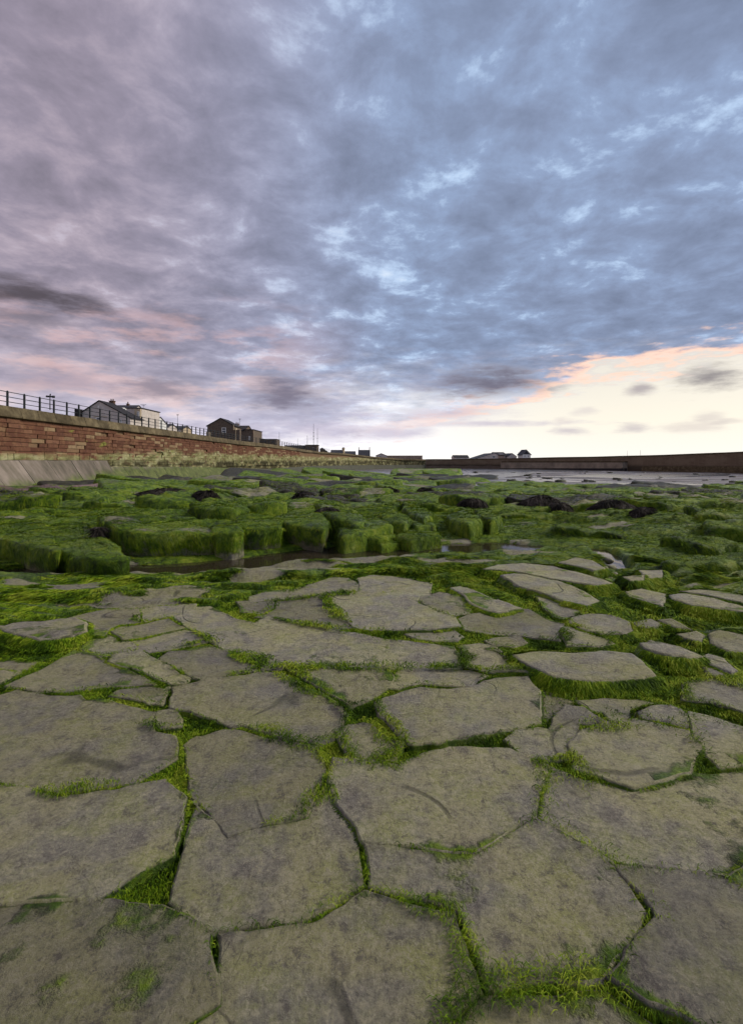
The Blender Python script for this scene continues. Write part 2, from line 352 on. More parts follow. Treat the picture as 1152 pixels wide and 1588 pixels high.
def farwall_material(name, a, b, c0):
    t = NT(name, 0.9, 0.2)
    br = t.n('ShaderNodeTexBrick'); sx = t.n('ShaderNodeSeparateXYZ'); t.put(sx.inputs[0], t.pos)
    cb = t.n('ShaderNodeCombineXYZ'); t.put(cb.inputs[0], t.math('ADD', sx.outputs[0], t.math('MULTIPLY', sx.outputs[1], 0.8))); t.put(cb.inputs[1], sx.outputs[2])
    t.put(br.inputs['Vector'], cb.outputs[0]); br.inputs['Scale'].default_value = 1.0
    br.inputs['Brick Width'].default_value = 1.1; br.inputs['Row Height'].default_value = 0.36; br.inputs['Mortar Size'].default_value = 0.03
    br.inputs['Color1'].default_value = (*a, 1); br.inputs['Color2'].default_value = (*b, 1); br.inputs['Mortar'].default_value = (*c0, 1)
    n = t.noise(0.25, 8, 0.7, sc3=(1, 1, 1.6))
    c = t.mix(t.step(n, 0.42, 0.62, 0, 0.75), br.outputs[0], c0)
    sz = t.step(sx.outputs[2], 0.25, -0.9, 0, 0.85)
    c = t.mix(sz, c, (0.050, 0.040, 0.027)); t.col(c); t.nor(t.bump(t.noise(1.2, 7, 0.7), 0.6, 0.15)); return t.m
M_FARW = farwall_material('harbour_wall_stone', (0.160, 0.118, 0.080), (0.120, 0.090, 0.062), (0.20, 0.158, 0.108))
M_METAL = plain('painted_iron', (0.018, 0.022, 0.024), 0.5, 0.3, 5)
M_SLATE = plain('roof_slate', (0.035, 0.037, 0.045), 0.7, 0.35, 2)
M_DKSLATE = plain('dark_roof', (0.020, 0.018, 0.020), 0.8, 0.3, 2)
M_RENDER = plain('grey_render', (0.50, 0.45, 0.41), 0.9, 0.12, 1.2)
M_CREAM = plain('cream_render', (0.42, 0.34, 0.23), 0.9, 0.15, 1.2)
M_WHITE = plain('white_paint', (0.66, 0.66, 0.64), 0.7, 0.1, 1.5)
M_STONE = plain('brown_house_stone', (0.12, 0.092, 0.070), 0.9, 0.3, 3)
M_BRICK = plain('chimney_brick', (0.11, 0.062, 0.042), 0.9, 0.3, 4)
M_TIMBER = plain('pale_boarding', (0.33, 0.25, 0.20), 0.9, 0.2, 0.6)
def glass():
    t = NT('window_glass', 0.12, 0.5); t.col(t.ramp(t.noise(1.2, 3), [(0.4, (0.03, 0.035, 0.045)), (0.6, (0.08, 0.09, 0.11))])); return t.m
M_GLASS = glass()
M_PROM = plain('promenade_paving', (0.16, 0.15, 0.14), 0.9, 0.2, 0.5)

# ------------------------------------------------------------------ ground levels
BD = np.array([0, 20, 32, 45, 54, 68, 106, 226, 6000.]); BZ = np.array([-.22, -.25, -.30, -.70, -1.05, -1.5, -2.0, -2.35, -2.6])
def base_z(d): return np.interp(d, BD, BZ)

# ---- slab outlines, read off the photograph in pixels and laid on the rock platform
Z4 = lambda pts: [(x/2.88, 930+y/2.88) for x, y in pts]
Z5 = lambda pts: [(380+x/2.88, 880+y/2.88) for x, y in pts]
Z6 = lambda pts: [(752+x/2.88, 880+y/2.88) for x, y in pts]
Z3 = lambda pts: [(752+x/2.88, 730+y/2.88) for x, y in pts]
Z1 = lambda pts: [(x/2.88, 730+y/2.88) for x, y in pts]
Z2 = lambda pts: [(380+x/2.88, 730+y/2.88) for x, y in pts]
SL = []
def S(px, z=0.0, lip=0.0): SL.append((px, z, lip))
S(Z4([(-40,100),(20,108),(60,92),(200,85),(330,75),(378,92),(382,130),(330,150),(250,158),(190,162),(100,142),(40,128)]), .06, .12)
S(Z4([(335,75),(460,42),(606,38),(612,88),(520,96),(465,116),(450,138),(395,138),(386,92)]), .03)
S(Z4([(620,40),(740,28),(855,22),(850,38),(760,60),(622,90),(616,70)]), .02)
S(Z4([(470,120),(530,102),(618,98),(618,108),(520,130),(458,144)]), .0)
S(Z4([(525,142),(740,90),(800,124),(680,150),(560,170)]), .0)
S(Z4([(566,174),(690,153),(806,128),(930,182),(880,195),(660,230),(600,208)]), -.008)
S(Z4([(410,175),(510,157),(550,182),(588,213),(560,237),(500,243),(400,228),(380,213)]), -.01)
S(Z4([(60,385),(180,325),(270,270),(330,234),(395,247),(490,282),(580,322),(662,370),(560,374),(430,380),(300,402),(150,398)]), .0)
S(Z4([(505,268),(520,250),(560,245),(615,234),(690,277),(770,317),(828,350),(812,362),(780,364),(700,338),(600,303)]), .0)
S(Z4([(722,262),(760,238),(930,213),(1000,234),(1060,257),(1136,287),(1126,318),(1040,333),(910,352),(860,333),(790,298)]), .0)
S(Z4([(512,425),(540,404),(650,394),(712,406),(690,430),(630,445),(560,432)]), -.015)
S(Z4([(645,448),(700,432),(742,408),(738,430),(715,466),(680,463)]), -.02)
S(Z4([(-150,440),(0,432),(70,408),(200,428),(340,424),(370,444),(470,450),(510,464),(600,482),(686,512),(686,530),(662,550),(676,588),(765,614),(772,700),(600,800),(250,860),(-120,780)]), .0)
S(Z4([(702,548),(722,512),(760,504),(804,540),(796,562),(732,568)]), -.01)
S(Z4([(782,397),(920,365),(1060,349)])+Z5([(60,480),(150,482),(240,524),(340,570),(426,612),(444,640),(422,690),(416,720),(383,762),(330,778),(200,756),(60,712),(0,688)])+Z4([(1040,556),(930,526),(850,496),(784,478),(778,440)]), .0)
S([(292,1150),(306,1139),(347,1130),(368,1133),(400,1142),(414,1146),(446,1153),(490,1160),(500,1200),(470,1262),(360,1290),(300,1235)], .0)
S(Z5([(38,128),(110,110),(240,97),(400,44),(450,46),(512,80),(518,100),(360,110),(330,110),(270,120),(120,136),(42,143)]), .015)
S(Z5([(520,48),(560,37),(680,40),(816,66),(811,124),(740,113),(660,100),(560,103),(527,97)]), .02)
S(Z5([(-20,158),(60,152),(112,152),(108,178),(60,198),(0,193)]), .0)
S(Z5([(132,152),(250,142),(336,128),(366,166),(426,216),(466,260),(400,267),(260,247),(64,214),(118,188)]), .0)
S(Z5([(364,124),(520,110),(570,115),(680,115),(758,133),(758,157),(828,192),(916,222),(940,258),(880,265),(700,269),(560,267),(498,256),(464,218),(404,165)]), .012)
S(Z5([(774,147),(812,133),(870,118),(980,138),(996,165),(982,202),(930,208),(850,178)]), .0)
S(Z5([(925,82),(958,78),(1060,116),(1130,150)])+Z6([(60,142),(145,180),(60,192),(0,177)])+Z5([(1010,150),(985,120)]), .04, .05)
S(Z5([(958,232),(1020,213),(1140,198)])+Z6([(100,198),(188,198),(248,228),(334,252),(314,290),(318,322),(240,312),(120,297),(0,282)])+Z5([(990,270),(963,260)]), .0)
S(Z5([(742,302),(830,288),(926,293),(955,310),(936,323),(850,327),(772,314)]), -.02)
S(Z4([(784,72),(850,45),(930,39),(1030,83),(1140,114)])+Z5([(100,225),(250,258),(380,281),(500,294),(620,324),(760,336),(918,349),(950,395),(950,431),(800,436),(500,436),(210,436),(94,444),(75,405)])+Z4([(1140,264),(1040,231),(964,185),(922,158),(852,120)]), .0)
S(Z5([(968,347),(1050,341),(1110,353),(1140,372)])+Z6([(0,357),(60,383),(128,417),(168,456),(100,451),(0,451)])+Z5([(1000,436),(993,395)]), .0)
S(Z5([(205,454),(400,466),(632,464),(652,500),(632,538),(560,580),(474,616),(446,590),(366,545),(285,502)]), -.005)
S(Z5([(694,468),(860,461),(1000,465),(1056,480),(1000,526),(880,521),(770,511),(684,541),(658,541),(676,500)]), -.01)
S(Z5([(596,592),(700,564),(790,539),(900,549),(1020,541)])+Z6([(0,506),(60,494),(186,484),(226,560),(234,640),(230,686),(150,711),(0,736)])+Z5([(950,756),(850,781),(745,781),(694,738),(645,688),(606,650)]), .0)
S(Z5([(425,737),(472,709),(530,699),(560,704),(598,742),(626,772),(684,788),(660,850),(500,870),(430,800)]), -.005)
S(Z3([(10,428),(60,412),(170,402),(300,410),(400,440),(500,463),(552,486),(480,494),(360,480),(240,457),(130,437)]), .09, .12)
S(Z3([(345,402),(412,379),(470,390),(522,424),(480,431),(420,416)]), .08, .08)
S(Z3([(82,464),(130,455),(240,465),(330,490),(430,530),(498,568),(450,586),(360,565),(250,530),(150,502)]), .07, .12)
S(Z6([(244,133),(300,148),(380,178),(444,191),(388,206),(368,222),(322,213),(274,175)]), .01)
S(Z6([(393,217),(480,197),(570,207),(637,237),(646,268),(618,283),(520,287),(432,263),(390,240)]), .03, .05)
S(Z6([(353,268),(420,273),(480,293),(553,335),(500,347),(382,347),(350,300)]), .0)
S(Z6([(24,331),(60,321),(148,313),(170,335),(118,352),(52,347)]), -.01)
S(Z6([(132,378),(200,365),(400,373),(520,368),(648,388),(706,422),(744,468),(700,478),(560,488),(400,488),(302,468),(192,420)]), .05, .1)
S(Z6([(708,332),(780,325),(870,343),(954,380),(900,386),(800,374),(722,350)]), .07, .1)
S(Z6([(1008,291),(1060,281),(1170,303),(1180,362),(1080,353),(1013,325)]), .05, .08)
S(Z6([(873,291),(940,281),(972,296),(957,318),(910,308)]), .04, .06)
S(Z6([(793,227),(830,225),(900,260),(850,253)]), .05, .06)
S(Z3([(893,527),(960,519),(1152,540),(1230,560),(1152,572),(1000,545)]), .09, .1)
S(Z3([(838,547),(900,542),(1000,562),(1152,602),(1230,622),(1100,610),(930,588),(852,565)]), .07, .1)
S(Z6([(668,241),(740,228),(796,245),(760,258),(690,253)]), .03, .06)
S(Z6([(973,391),(1000,381),(1058,402),(1110,450),(1096,462),(1022,430)]), .03, .06)
S(Z6([(433,602),(530,593),(680,598),(726,612),(698,638),(600,677),(573,677),(543,640),(472,626)]), -.03)
S(Z6([(693,641),(740,618),(830,618),(876,640),(905,680),(895,708),(820,687),(702,664)]), .0, .03)
S(Z6([(315,690),(372,624),(430,629),(514,690),(430,698),(304,732)]), -.01)
S(Z6([(395,800),(440,724),(580,690),(680,677),(780,695),(896,727),(934,790),(900,900),(640,960),(420,900)]), .01)
S(Z6([(930,662),(1000,676),(1200,735),(1230,860),(1050,880),(955,790)]), .0)
S(Z6([(905,522),(1000,504),(1130,514),(1230,560),(1230,670),(1152,640),(1000,600),(905,588)]), .0)
S(Z6([(240,735),(300,745),(420,712),(385,795),(360,850),(180,860),(100,780),(150,740)]), -.005)
S(Z3([(622,456),(698,452),(697,470),(652,472)]), .12, .1)
S(Z3([(702,432),(780,432),(783,458),(722,463)]), .10, .08)
S(Z3([(640,532),(700,522),(800,545),(782,588),(655,552)]), .05, .08)
S(Z6([(970,440),(1040,440),(1140,480),(1120,500),(1010,490)]), .0, .05)
# below the photograph's lower edge the pavement of slabs simply goes on
for p in ([(-200,1235),(-60,1212),(90,1236),(205,1222),(255,1212),(288,1240),(268,1325),(150,1392),(-60,1398),(-220,1370)], [(283,1330),(304,1250),(352,1296),(470,1270),(506,1222),(545,1290),(560,1370),(470,1425),(330,1440),(262,1400)],
          [(512,1212),(520,1180),(610,1188),(662,1172),(700,1166),(790,1164),(842,1186),(826,1262),(730,1318),(566,1300)], [(852,1192),(905,1214),(978,1214),(1052,1190),(1078,1200),(1190,1196),(1260,1260),(1130,1352),(960,1330),(838,1268)],
          [(-260,1412),(-60,1412),(155,1405),(252,1404),(322,1452),(330,1560),(180,1660),(-250,1680)], [(342,1452),(478,1438),(566,1386),(700,1420),(740,1530),(640,1640),(430,1650),(346,1572)],
          [(572,1316),(732,1332),(832,1276),(945,1338),(1000,1420),(930,1520),(760,1526),(716,1412),(578,1374)], [(962,1345),(1132,1366),(1268,1276),(1420,1300),(1460,1560),(1200,1640),(1010,1560),(948,1518),(1018,1424)],
          [(190,1672),(340,1580),(424,1662),(640,1655),(748,1545),(940,1532),(1000,1575),(1190,1655),(1200,1800),(200,1800)]):
    S(p, random.uniform(-.01, .012))

def densify(P, sp):
    out = []
    n = len(P)
    for i in range(n):
        a = np.array(P[i]); b = np.array(P[(i+1) % n]); k = max(1, int(np.hypot(*(b-a))/sp))
        for j in range(k): out.append(a+(b-a)*j/k)
    return np.array(out)
def smooth_poly(Q, it=1):
    for _ in range(it): Q = 0.5*Q+0.25*(np.roll(Q, 1, 0)+np.roll(Q, -1, 0))
    return Q
def area(P): x, y = P[:, 0], P[:, 1]; return 0.5*np.sum(x*np.roll(y, -1)-np.roll(x, -1)*y)
def inside(P, X, Y):
    if X.size == 1 and not (P[:, 0].min() <= X[0] <= P[:, 0].max() and P[:, 1].min() <= Y[0] <= P[:, 1].max()): return np.zeros(1, bool)
    r = np.zeros(X.shape, bool); n = len(P)
    for i in range(n):
        x1, y1 = P[i]; x2, y2 = P[(i+1) % n]
        if y1 == y2: continue
        c = ((y1 > Y) != (y2 > Y)) & (X < (x2-x1)*(Y-y1)/(y2-y1)+x1); r ^= c
    return r
def edge_dist(P, X, Y):
    d = np.full(X.shape, 9.0); n = len(P)
    for i in range(n):
        x1, y1 = P[i]; x2, y2 = P[(i+1) % n]; ex, ey = x2-x1, y2-y1; L = ex*ex+ey*ey+1e-12
        t = np.clip(((X-x1)*ex+(Y-y1)*ey)/L, 0, 1); d = np.minimum(d, np.hypot(X-x1-t*ex, Y-y1-t*ey))
    return d

# channel with standing water between the slab platform and the ledge behind it
CHAN = np.array([un(px, py, -.16) for px, py in ((-60,893),(120,890),(300,884),(400,877),(470,866),(540,858),(640,856),(720,854),(800,851),(880,853),(925,857),(945,868),(955,890))])
def chan_d(X, Y):
    d = np.full(np.shape(X), 99.0)
    for (x1, y1), (x2, y2) in zip(CHAN[:-1], CHAN[1:]):
        ex, ey = x2-x1, y2-y1; t = np.clip(((X-x1)*ex+(Y-y1)*ey)/(ex*ex+ey*ey), 0, 1); d = np.minimum(d, np.hypot(X-x1-t*ex, Y-y1-t*ey))
    return d

def miter(P, o):
    n = len(P); out = []
    for i in range(n):
        a = P[i]-P[i-1]; b2 = P[(i+1) % n]-P[i]; a = a/(np.hypot(*a)+1e-9); b2 = b2/(np.hypot(*b2)+1e-9)
        na = np.array([a[1], -a[0]]); nb = np.array([b2[1], -b2[0]]); m = na+nb; k = max(.35, np.dot(m, m)/2); out.append(P[i]+m*o/k)
    return np.array(out)
SLW = []                                          # world outlines of the slabs
for i, (px, z, lip) in enumerate(SL):
    P = np.array([un(x, y, z) for x, y in px])
    if area(P) < 0: P = P[::-1]
    D = P[:, 1].mean(); z = z*.7; lip = lip*.65; P = miter(P, (.0095 if lip == 0 else .0065)*D); Q = densify(P, 0.007*D)
    nrm = np.roll(Q, -1, 0)-np.roll(Q, 1, 0); nrm = np.stack([nrm[:, 1], -nrm[:, 0]], 1); nrm /= np.hypot(nrm[:, 0], nrm[:, 1])[:, None]+1e-9
    Q = Q+nrm*((fbm(Q[:, 0]*7, Q[:, 1]*7, 5, 40)-.5)*0.040)[:, None]
    z = z+random.uniform(-.006, .006)
    SLW.append((Q, z, lip))

# ------------------------------------------------------------------ reef bed: one sheet of ground from the camera's feet to the beach
nr, nc = 560, 460
Dg = np.geomspace(0.75, 130, nr); Ag = np.linspace(-1.05, 1.05, nc)
X = Dg[:, None]*Ag[None, :]; Y = np.repeat(Dg[:, None], nc, 1)
def shelf(X, Y, near=True):
    """height and moss cover of the bare rock bed"""
    d = Y
    rough = fbm(X*1.1, Y*0.8, 5, 3)-.5
    sd = Y-np.interp(X, CHAN[:11, 0], CHAN[:11, 1])                # behind (+) or before (-) the channel
    z = base_z(d)+np.where(d < 30, .08, .22)*rough*2
    z = z+(.24+.16*(fbm(X*.5, Y*.5, 3, 13)-.5))*sst(sd, .5, 1.9)*(1-sst(d, 15, 26))
    z = z-0.5*sst(d, 95, 125)-.34*sst(d, 36, 46)-.30*sst(d, 27, 33)*sst(X/Y, .10, .2)
    front = 1-sst(sd, -.2, .5)
    zf = -.02+0.20*(fbm(X*1.1, Y*3.2, 5, 9)-.5)+.05*(fbm(X*4, Y*10, 3, 5)-.5)
    lb = .09*(1-sst(X/np.maximum(Y, .1), -.1, .2))*(1-sst(sd, -.2, .5))
    rb = .10*np.maximum(sst(X/np.maximum(Y, .1), .05, .3), sst(sd, 0, .8))*(1-sst(Y, 14, 22))
    moss = sst(fbm(X*.8, Y*2.6, 5, 21), .31+lb-rb, .43+lb*.8-rb)
    zf = zf-.05*sst(sd, -1.6, -.5)
    # right-hand side: smooth ridges of bedrock running towards the camera
    u_ = X*.80-Y*.60; v_ = X*.60+Y*.80
    ridge = fbm(u_*.55, v_*1.7, 5, 163); rgt = sst(X/np.maximum(Y, .1), .26, .40)*sst(Y, 4.4, 5.6)
    zf = zf+.34*(ridge-.46)*sst(X/np.maximum(Y, .1), .46, .56)*sst(Y, 3.6, 4.8)
    z = z+.55*(ridge-.42)*rgt*(1-sst(Y, 16, 24))
    z = z*(1-front)+zf*front
    z = np.where(d < 20, np.maximum(z, -.085+.05*rough), z)
    zf = zf; z = z-.07*sst(X, .2, .8)*(1-sst(X, 2.4, 3.0))*sst(sd, -1.0, -.3)*(1-sst(sd, .1, .4))
    c = chan_d(X, Y); w = .16*sst(X, .2, .8)*(1-sst(X, 2.3, 2.9))+(1-.5*sst(X, 2.0, 3.2))*(.20+.16*sst(X, -3.2, -1.5)*(1-sst(X, .2, 1.5))+.14*fbm(X*1.9, Y*1.9, 3, 70))
    k = 1-sst(c, w*.7, w*1.7)
    z = z*(1-k)+(-.30)*k; moss = moss*(1-.75*k)
    return z, moss
Z, MO = shelf(X, Y)
ds = np.full(X.shape, 9.0); ins = np.zeros(X.shape, bool)
for Q, z, lip in SLW:
    x0, y0 = Q.min(0)-.4; x1, y1 = Q.max(0)+.4
    m = (X > x0) & (X < x1) & (Y > y0) & (Y < y1)
    if not m.any(): continue
    e = edge_dist(Q, X[m], Y[m]); i_ = inside(Q, X[m], Y[m])
    ds[m] = np.minimum(ds[m], np.where(i_, 0, e)); t = ins[m]; t |= i_; ins[m] = t
near = 1-sst(ds, .03, .30)
Z = np.where(ds < .35, np.minimum(Z, Z*(1-near)+(-.055)*near), Z)
Z[ins] = -.10
MO = np.maximum(MO, np.where((ds < .12) & (Y < 7), .62+.5*(fbm(X*1.3, Y*1.3, 3, 55)-.5), 0))
brown = sst(np.hypot((X-1.05)/.65, (Y-2.95)/.38), 1.2, .5); MO = MO*(1-.85*brown)
gi = np.arange(nr*nc).reshape(nr, nc)
quads = np.stack([gi[:-1, :-1], gi[:-1, 1:], gi[1:, 1:], gi[1:, :-1]], -1).reshape(-1, 4)
me = fmesh('reef_bed', np.stack([X, Y, Z], -1).reshape(-1, 3), quads); fattr(me, 'moss', MO.ravel())
REEF = link('reef_bed', me, M_ROCK, None, True); tag(REEF, 'green and grey rock bed of the tidal reef', None, None, 'structure')
def bed(x, y):
    z, m = shelf(np.array([x]), np.array([y])); return float(z[0])

# ---- each slab of the pavement
def slab_mesh(Q, z, lip, seed):
    n = len(Q); r = 0.010+0.018*(lip > 0)
    nrm = np.roll(Q, -1, 0)-np.roll(Q, 1, 0); nrm = np.stack([nrm[:, 1], -nrm[:, 0]], 1); nrm /= np.hypot(nrm[:, 0], nrm[:, 1])[:, None]+1e-9
    nrm = smooth_poly(nrm, 1)
    V = []; ms = []
    prof = [(.012+lip*.95, -.13-lip, 1.0), (.004+lip*.5, -.045-lip*.5, 1.0), (0, -.012-lip*.12, .62), (-r*.35, -.003, .34), (-r*1.0, 0, .12)]
    tr_ = random.Random(seed); ta, tb = tr_.uniform(-.02, .02), tr_.uniform(-.02, .02); qc = Q.mean(0)
    def top(x, y): return ta*(x-qc[0])+tb*(y-qc[1])+(fbm(x*2.1, y*2.1, 4, 31)-.5)*.034+(fbm(x*9, y*9, 3, 37)-.5)*.008
    for off, dz_, m in prof:
        P = Q+nrm*off; V.append(np.column_stack([P, z+dz_+top(P[:, 0], P[:, 1])])); ms.append(np.full(n, m))
    ring = Q+nrm*(-r*1.0); sp = 0.022*Q[:, 1].mean()
    x0, y0 = ring.min(0); x1, y1 = ring.max(0)
    gx, gy = np.meshgrid(np.arange(x0, x1, sp), np.arange(y0, y1, sp)); gx = gx.ravel()+rng.uniform(-.3, .3, gx.size)*sp; gy = gy.ravel()+rng.uniform(-.3, .3, gy.size)*sp
    k = inside(ring, gx, gy); gx, gy = gx[k], gy[k]
    k = edge_dist(ring, gx, gy) > sp*.5; gx, gy = gx[k], gy[k]
    pts = [Vector((float(a), float(b))) for a, b in np.vstack([ring, np.column_stack([gx, gy])])]
    res = delaunay_2d_cdt(pts, [(i, (i+1) % n) for i in range(n)], [list(range(n))], 1, 1e-6)
    nv = len(V)*n
    V = np.vstack(V); faces = []
    for k in range(len(prof)-1):
        for i in range(n): j = (i+1) % n; faces.append((k*n+i, k*n+j, (k+1)*n+j, (k+1)*n+i))
    tv = np.array([(p.x, p.y) for p in res[0]]); orig = res[3]
    tz = z+top(tv[:, 0], tv[:, 1])
    V = np.vstack([V, np.column_stack([tv, tz])])
    ed = edge_dist(ring, tv[:, 0], tv[:, 1])
    mt = .42*sst(fbm(tv[:, 0]*3, tv[:, 1]*3, 4, 61), .56, .75)+.30*np.exp(-ed/.025)
    faces += [tuple(nv+i for i in f) for f in res[2]]
    me = pyd('slab', V, faces); fattr(me, 'moss', np.concatenate(ms+[mt])); return me
for i, (Q, z, lip) in enumerate(SLW):
    o = link('slab', slab_mesh(Q, z, lip, i), M_ROCK, REEF, True)

# ---- rounded, weed-covered rocks
ROCKTRI = []                                      # (verts, tris) of rocks near enough to carry single strands
def rock_mesh(P, zt, b, zb, seed, rnd=1.0, bare=0.0, amp=0.05, n=40, d0=None, cut=0.0, foot=0.5, bx=0.0):
    """P: outline of the top in plan (ccw); plane zt + b*(y-d0)"""
    c = P.mean(0); d0 = c[1] if d0 is None else d0
    Q = densify(P, 0.05)
    L = np.concatenate([[0], np.cumsum(np.hypot(*(np.roll(Q, -1, 0)-Q).T))]); t = np.linspace(0, L[-1], n, endpoint=False)
    Qc = np.vstack([Q, Q[:1]]); Q = np.column_stack([np.interp(t, L, Qc[:, 0]), np.interp(t, L, Qc[:, 1])]); Q = smooth_poly(Q, 1)
    size = math.sqrt(abs(area(Q)))
    h = zt-zb; e = min((.075 if cut == 0 else .055)*rnd, .5*h, .25*size)
    prof = [(1.05-cut, None, 0.0), (1.045-cut*.9, None, .30), (1.03-cut*.35, None, .62), (1.0, -e, 0), (.965, -e*.45, 0), (.90, -e*.12, 0), (.78, 0, 0), (.60, e*.06, 0), (.40, e*.10, 0), (.20, e*.10, 0)]
    V = []
    for k, dz_, fr in prof:
        pts = c+(Q-c)*k
        ztop = zt+b*(pts[:, 1]-d0)+bx*(pts[:, 0]-c[0])
        if dz_ is None: zz_ = zb+(ztop-e-zb)*fr
        else: zz_ = ztop+dz_
        V.append(np.column_stack([pts, zz_]))
    V.append(np.array([[c[0], c[1], zt+b*(c[1]-d0)+e*.1]])); V = np.vstack(V)
    s = Vector((seed*3.17, seed*1.31, seed*.77))
    for i in range(n, len(V)):
        p = Vector(V[i]); nv = mnoise.noise_vector(p*2.2+s)*amp*1.2+mnoise.noise_vector(p*6.0+s)*amp*.55+mnoise.noise_vector(p*13.0+s)*amp*.25
        V[i] += np.array((nv.x, nv.y, nv.z*.8))
    faces = []
    for k in range(len(prof)-1):
        for i in range(n): j = (i+1) % n; faces.append((k*n+i, k*n+j, (k+1)*n+j, (k+1)*n+i))
    top = len(V)-1; k = len(prof)-1
    faces += [(k*n+i, k*n+(i+1) % n, top) for i in range(n)]
    me = pyd('rock', V, faces)
    mo = .80+.5*(fbm(V[:, 0]*1.5+seed, V[:, 1]*1.5, 3, 81)-.5)
    if bare: mo[n*5:] -= bare*sst(fbm(V[n*5:, 0]*1.1+seed, V[n*5:, 1]*1.1, 3, 83), .36, .6)
    mo[:n*2] -= .42*foot; mo[n*2:n*3] -= .15*foot
    fattr(me, 'moss', mo)
    tri = [(f[0], f[1], f[2]) for f in faces]+[(f[0], f[2], f[3]) for f in faces if len(f) == 4]
    ROCKTRI.append((V, np.array(tri), mo)); return me
TOPW = []                                         # outlines already taken by named rocks
def named_rock(px, zt, b, zb, label, name='mossy_boulder', bare=0.0, rnd=1.0, amp=0.05, mat=None, group=None):
    P = np.array([un(x, y, zt, b) for x, y in px])
    if area(P) < 0: P = P[::-1]
    c = P.mean(0); P = c+(P-c)*np.array([1.17 if name == 'ledge_block' else 1.07, 1.07])
    me = rock_mesh(P, zt+b*(c[1]-7.0), b, zb, len(TOPW)+1, rnd, bare, amp, 56, cut=.16 if name == 'ledge_block' else 0, foot=1.3 if name == 'ledge_block' else .7, bx=[0, .05, -.04, .03, -.06, .05, -.08, .06][len(TOPW) % 8])
    o = link(name, me, mat or M_ROCK, None, True); TOPW.append(P)
    return tag(o, label, 'rock', group or 'weed-covered rocks along the channel')
named_rock(Z1([(-90,225),(0,222),(110,212),(203,226),(212,300),(214,348),(190,350),(100,326),(0,300),(-90,285)]), .22, .01, -.34, 'broad green ledge block at the left edge of the picture', 'ledge_block', 0, .8)
named_rock(Z1([(218,232),(300,216),(392,222),(440,300),(500,362),(536,394),(400,398),(300,372),(238,336),(214,308)]), .16, .045, -.34, 'green ledge block with a sloping top left of the biggest block', 'ledge_block', 0, .8)
named_rock(Z1([(470,207),(560,200),(700,205),(850,225),(948,247),(940,258),(740,264),(600,266),(535,256),(488,232)]), .31, .03, -.34, 'biggest ledge block with pale flat top and weed hanging down its front', 'ledge_block', .35, .6)
named_rock(Z1([(955,248),(1000,240),(1070,238),(1082,262),(1040,272),(962,270)]), .28, .03, -.34, 'narrow ledge block with a bare reddish face above the pool', 'ledge_block', 0, .6)
named_rock(Z2([(-20,208),(40,196),(100,195),(150,214),(152,242),(60,248),(-18,246)]), .27, .03, -.34, 'square green ledge block right of the reddish one', 'ledge_block', 0, .7)
named_rock(Z2([(152,192),(250,162),(330,176),(352,222),(345,250),(250,240),(168,222)]), .25, .03, -.34, 'green overhanging ledge block with a bare pale foot at the pool', 'ledge_block', 0, .8)
named_rock(Z2([(322,142),(400,136),(500,170),(538,188),(510,216),(430,208),(342,188)]), .36, .0, -.3, 'rounded boulder capped with dark wrack behind the ledge', bare=.3)
named_rock(Z2([(412,246),(520,222),(600,211),(656,244),(560,266),(440,282)]), .16, .02, -.34, 'long low green boulder right of the overhanging block')
named_rock(Z2([(520,284),(640,258),(668,282),(602,304),(540,304)]), .06, .0, -.34, 'small green boulder at the foot of the long low one')
named_rock(Z2([(672,284),(760,257),(850,270),(868,290),(745,304)]), .08, .0, -.34, 'wide dome of green rock beside the narrow stretch of water')
named_rock(Z2([(704,158),(770,151),(836,186),(800,214),(734,188)]), .24, .0, -.3, 'smooth green boulder left of the tallest rounded one')
named_rock(Z2([(902,194),(980,177),(1058,216),(1000,234),(922,214)]), .22, .0, -.34, 'tall rounded green boulder above the far end of the channel')
named_rock(Z2([(1024,168),(1090,165),(1148,202),(1100,218),(1040,196)]), .22, .0, -.3, 'green boulder right of the tallest rounded one')
named_rock(Z2([(592,194),(650,172),(738,206),(716,228),(640,220)]), .24, .0, -.3, 'green boulder with a brownish flank behind the long low one')
named_rock(Z2([(732,228),(800,215),(848,240),(762,250)]), .12, .0, -.34, 'small round green boulder wedged between larger ones')
named_rock(Z2([(562,314),(640,300),(690,320),(604,336)]), -.02, .0, -.34, 'lowest green boulder sitting in the water of the channel')

# ---- the broken reef behind: cells of bedrock, each a rock of its own
def clip(poly, mx, my, nx, ny):
    out = []; m = len(poly)
    for i in range(m):
        a = poly[i]; b2 = poly[(i+1) % m]
        da = (a[0]-mx)*nx+(a[1]-my)*ny; db = (b2[0]-mx)*nx+(b2[1]-my)*ny
        if da <= 0: out.append(a)
        if (da < 0) != (db < 0) and da != db:
            t = da/(da-db); out.append((a[0]+(b2[0]-a[0])*t, a[1]+(b2[1]-a[1])*t))
    return out
seeds = []
def scatter(y0, y1, sp, amin=-.86, amax=.86):
    tries = int(14*(amax-amin)*.5*(y1*y1-y0*y0)/sp**2)
    ys = np.sqrt(rng.uniform(y0*y0, y1*y1, tries)); xs = ys*rng.uniform(amin, amax, tries)
    for x, y in zip(xs, ys):
        if all(((x-a)*.72)**2+((y-b2)*1.25)**2 > sp*sp for a, b2, _ in seeds[-700:]): seeds.append((x, y, sp))
scatter(5.3, 8.0, .50); scatter(8.0, 13, .74); scatter(13, 22, 1.25); scatter(22, 38, 2.1); scatter(38, 62, 3.0); scatter(62, 104, 4.6, -.16, .34)
SA = np.array(seeds); small = []; nrock = 0
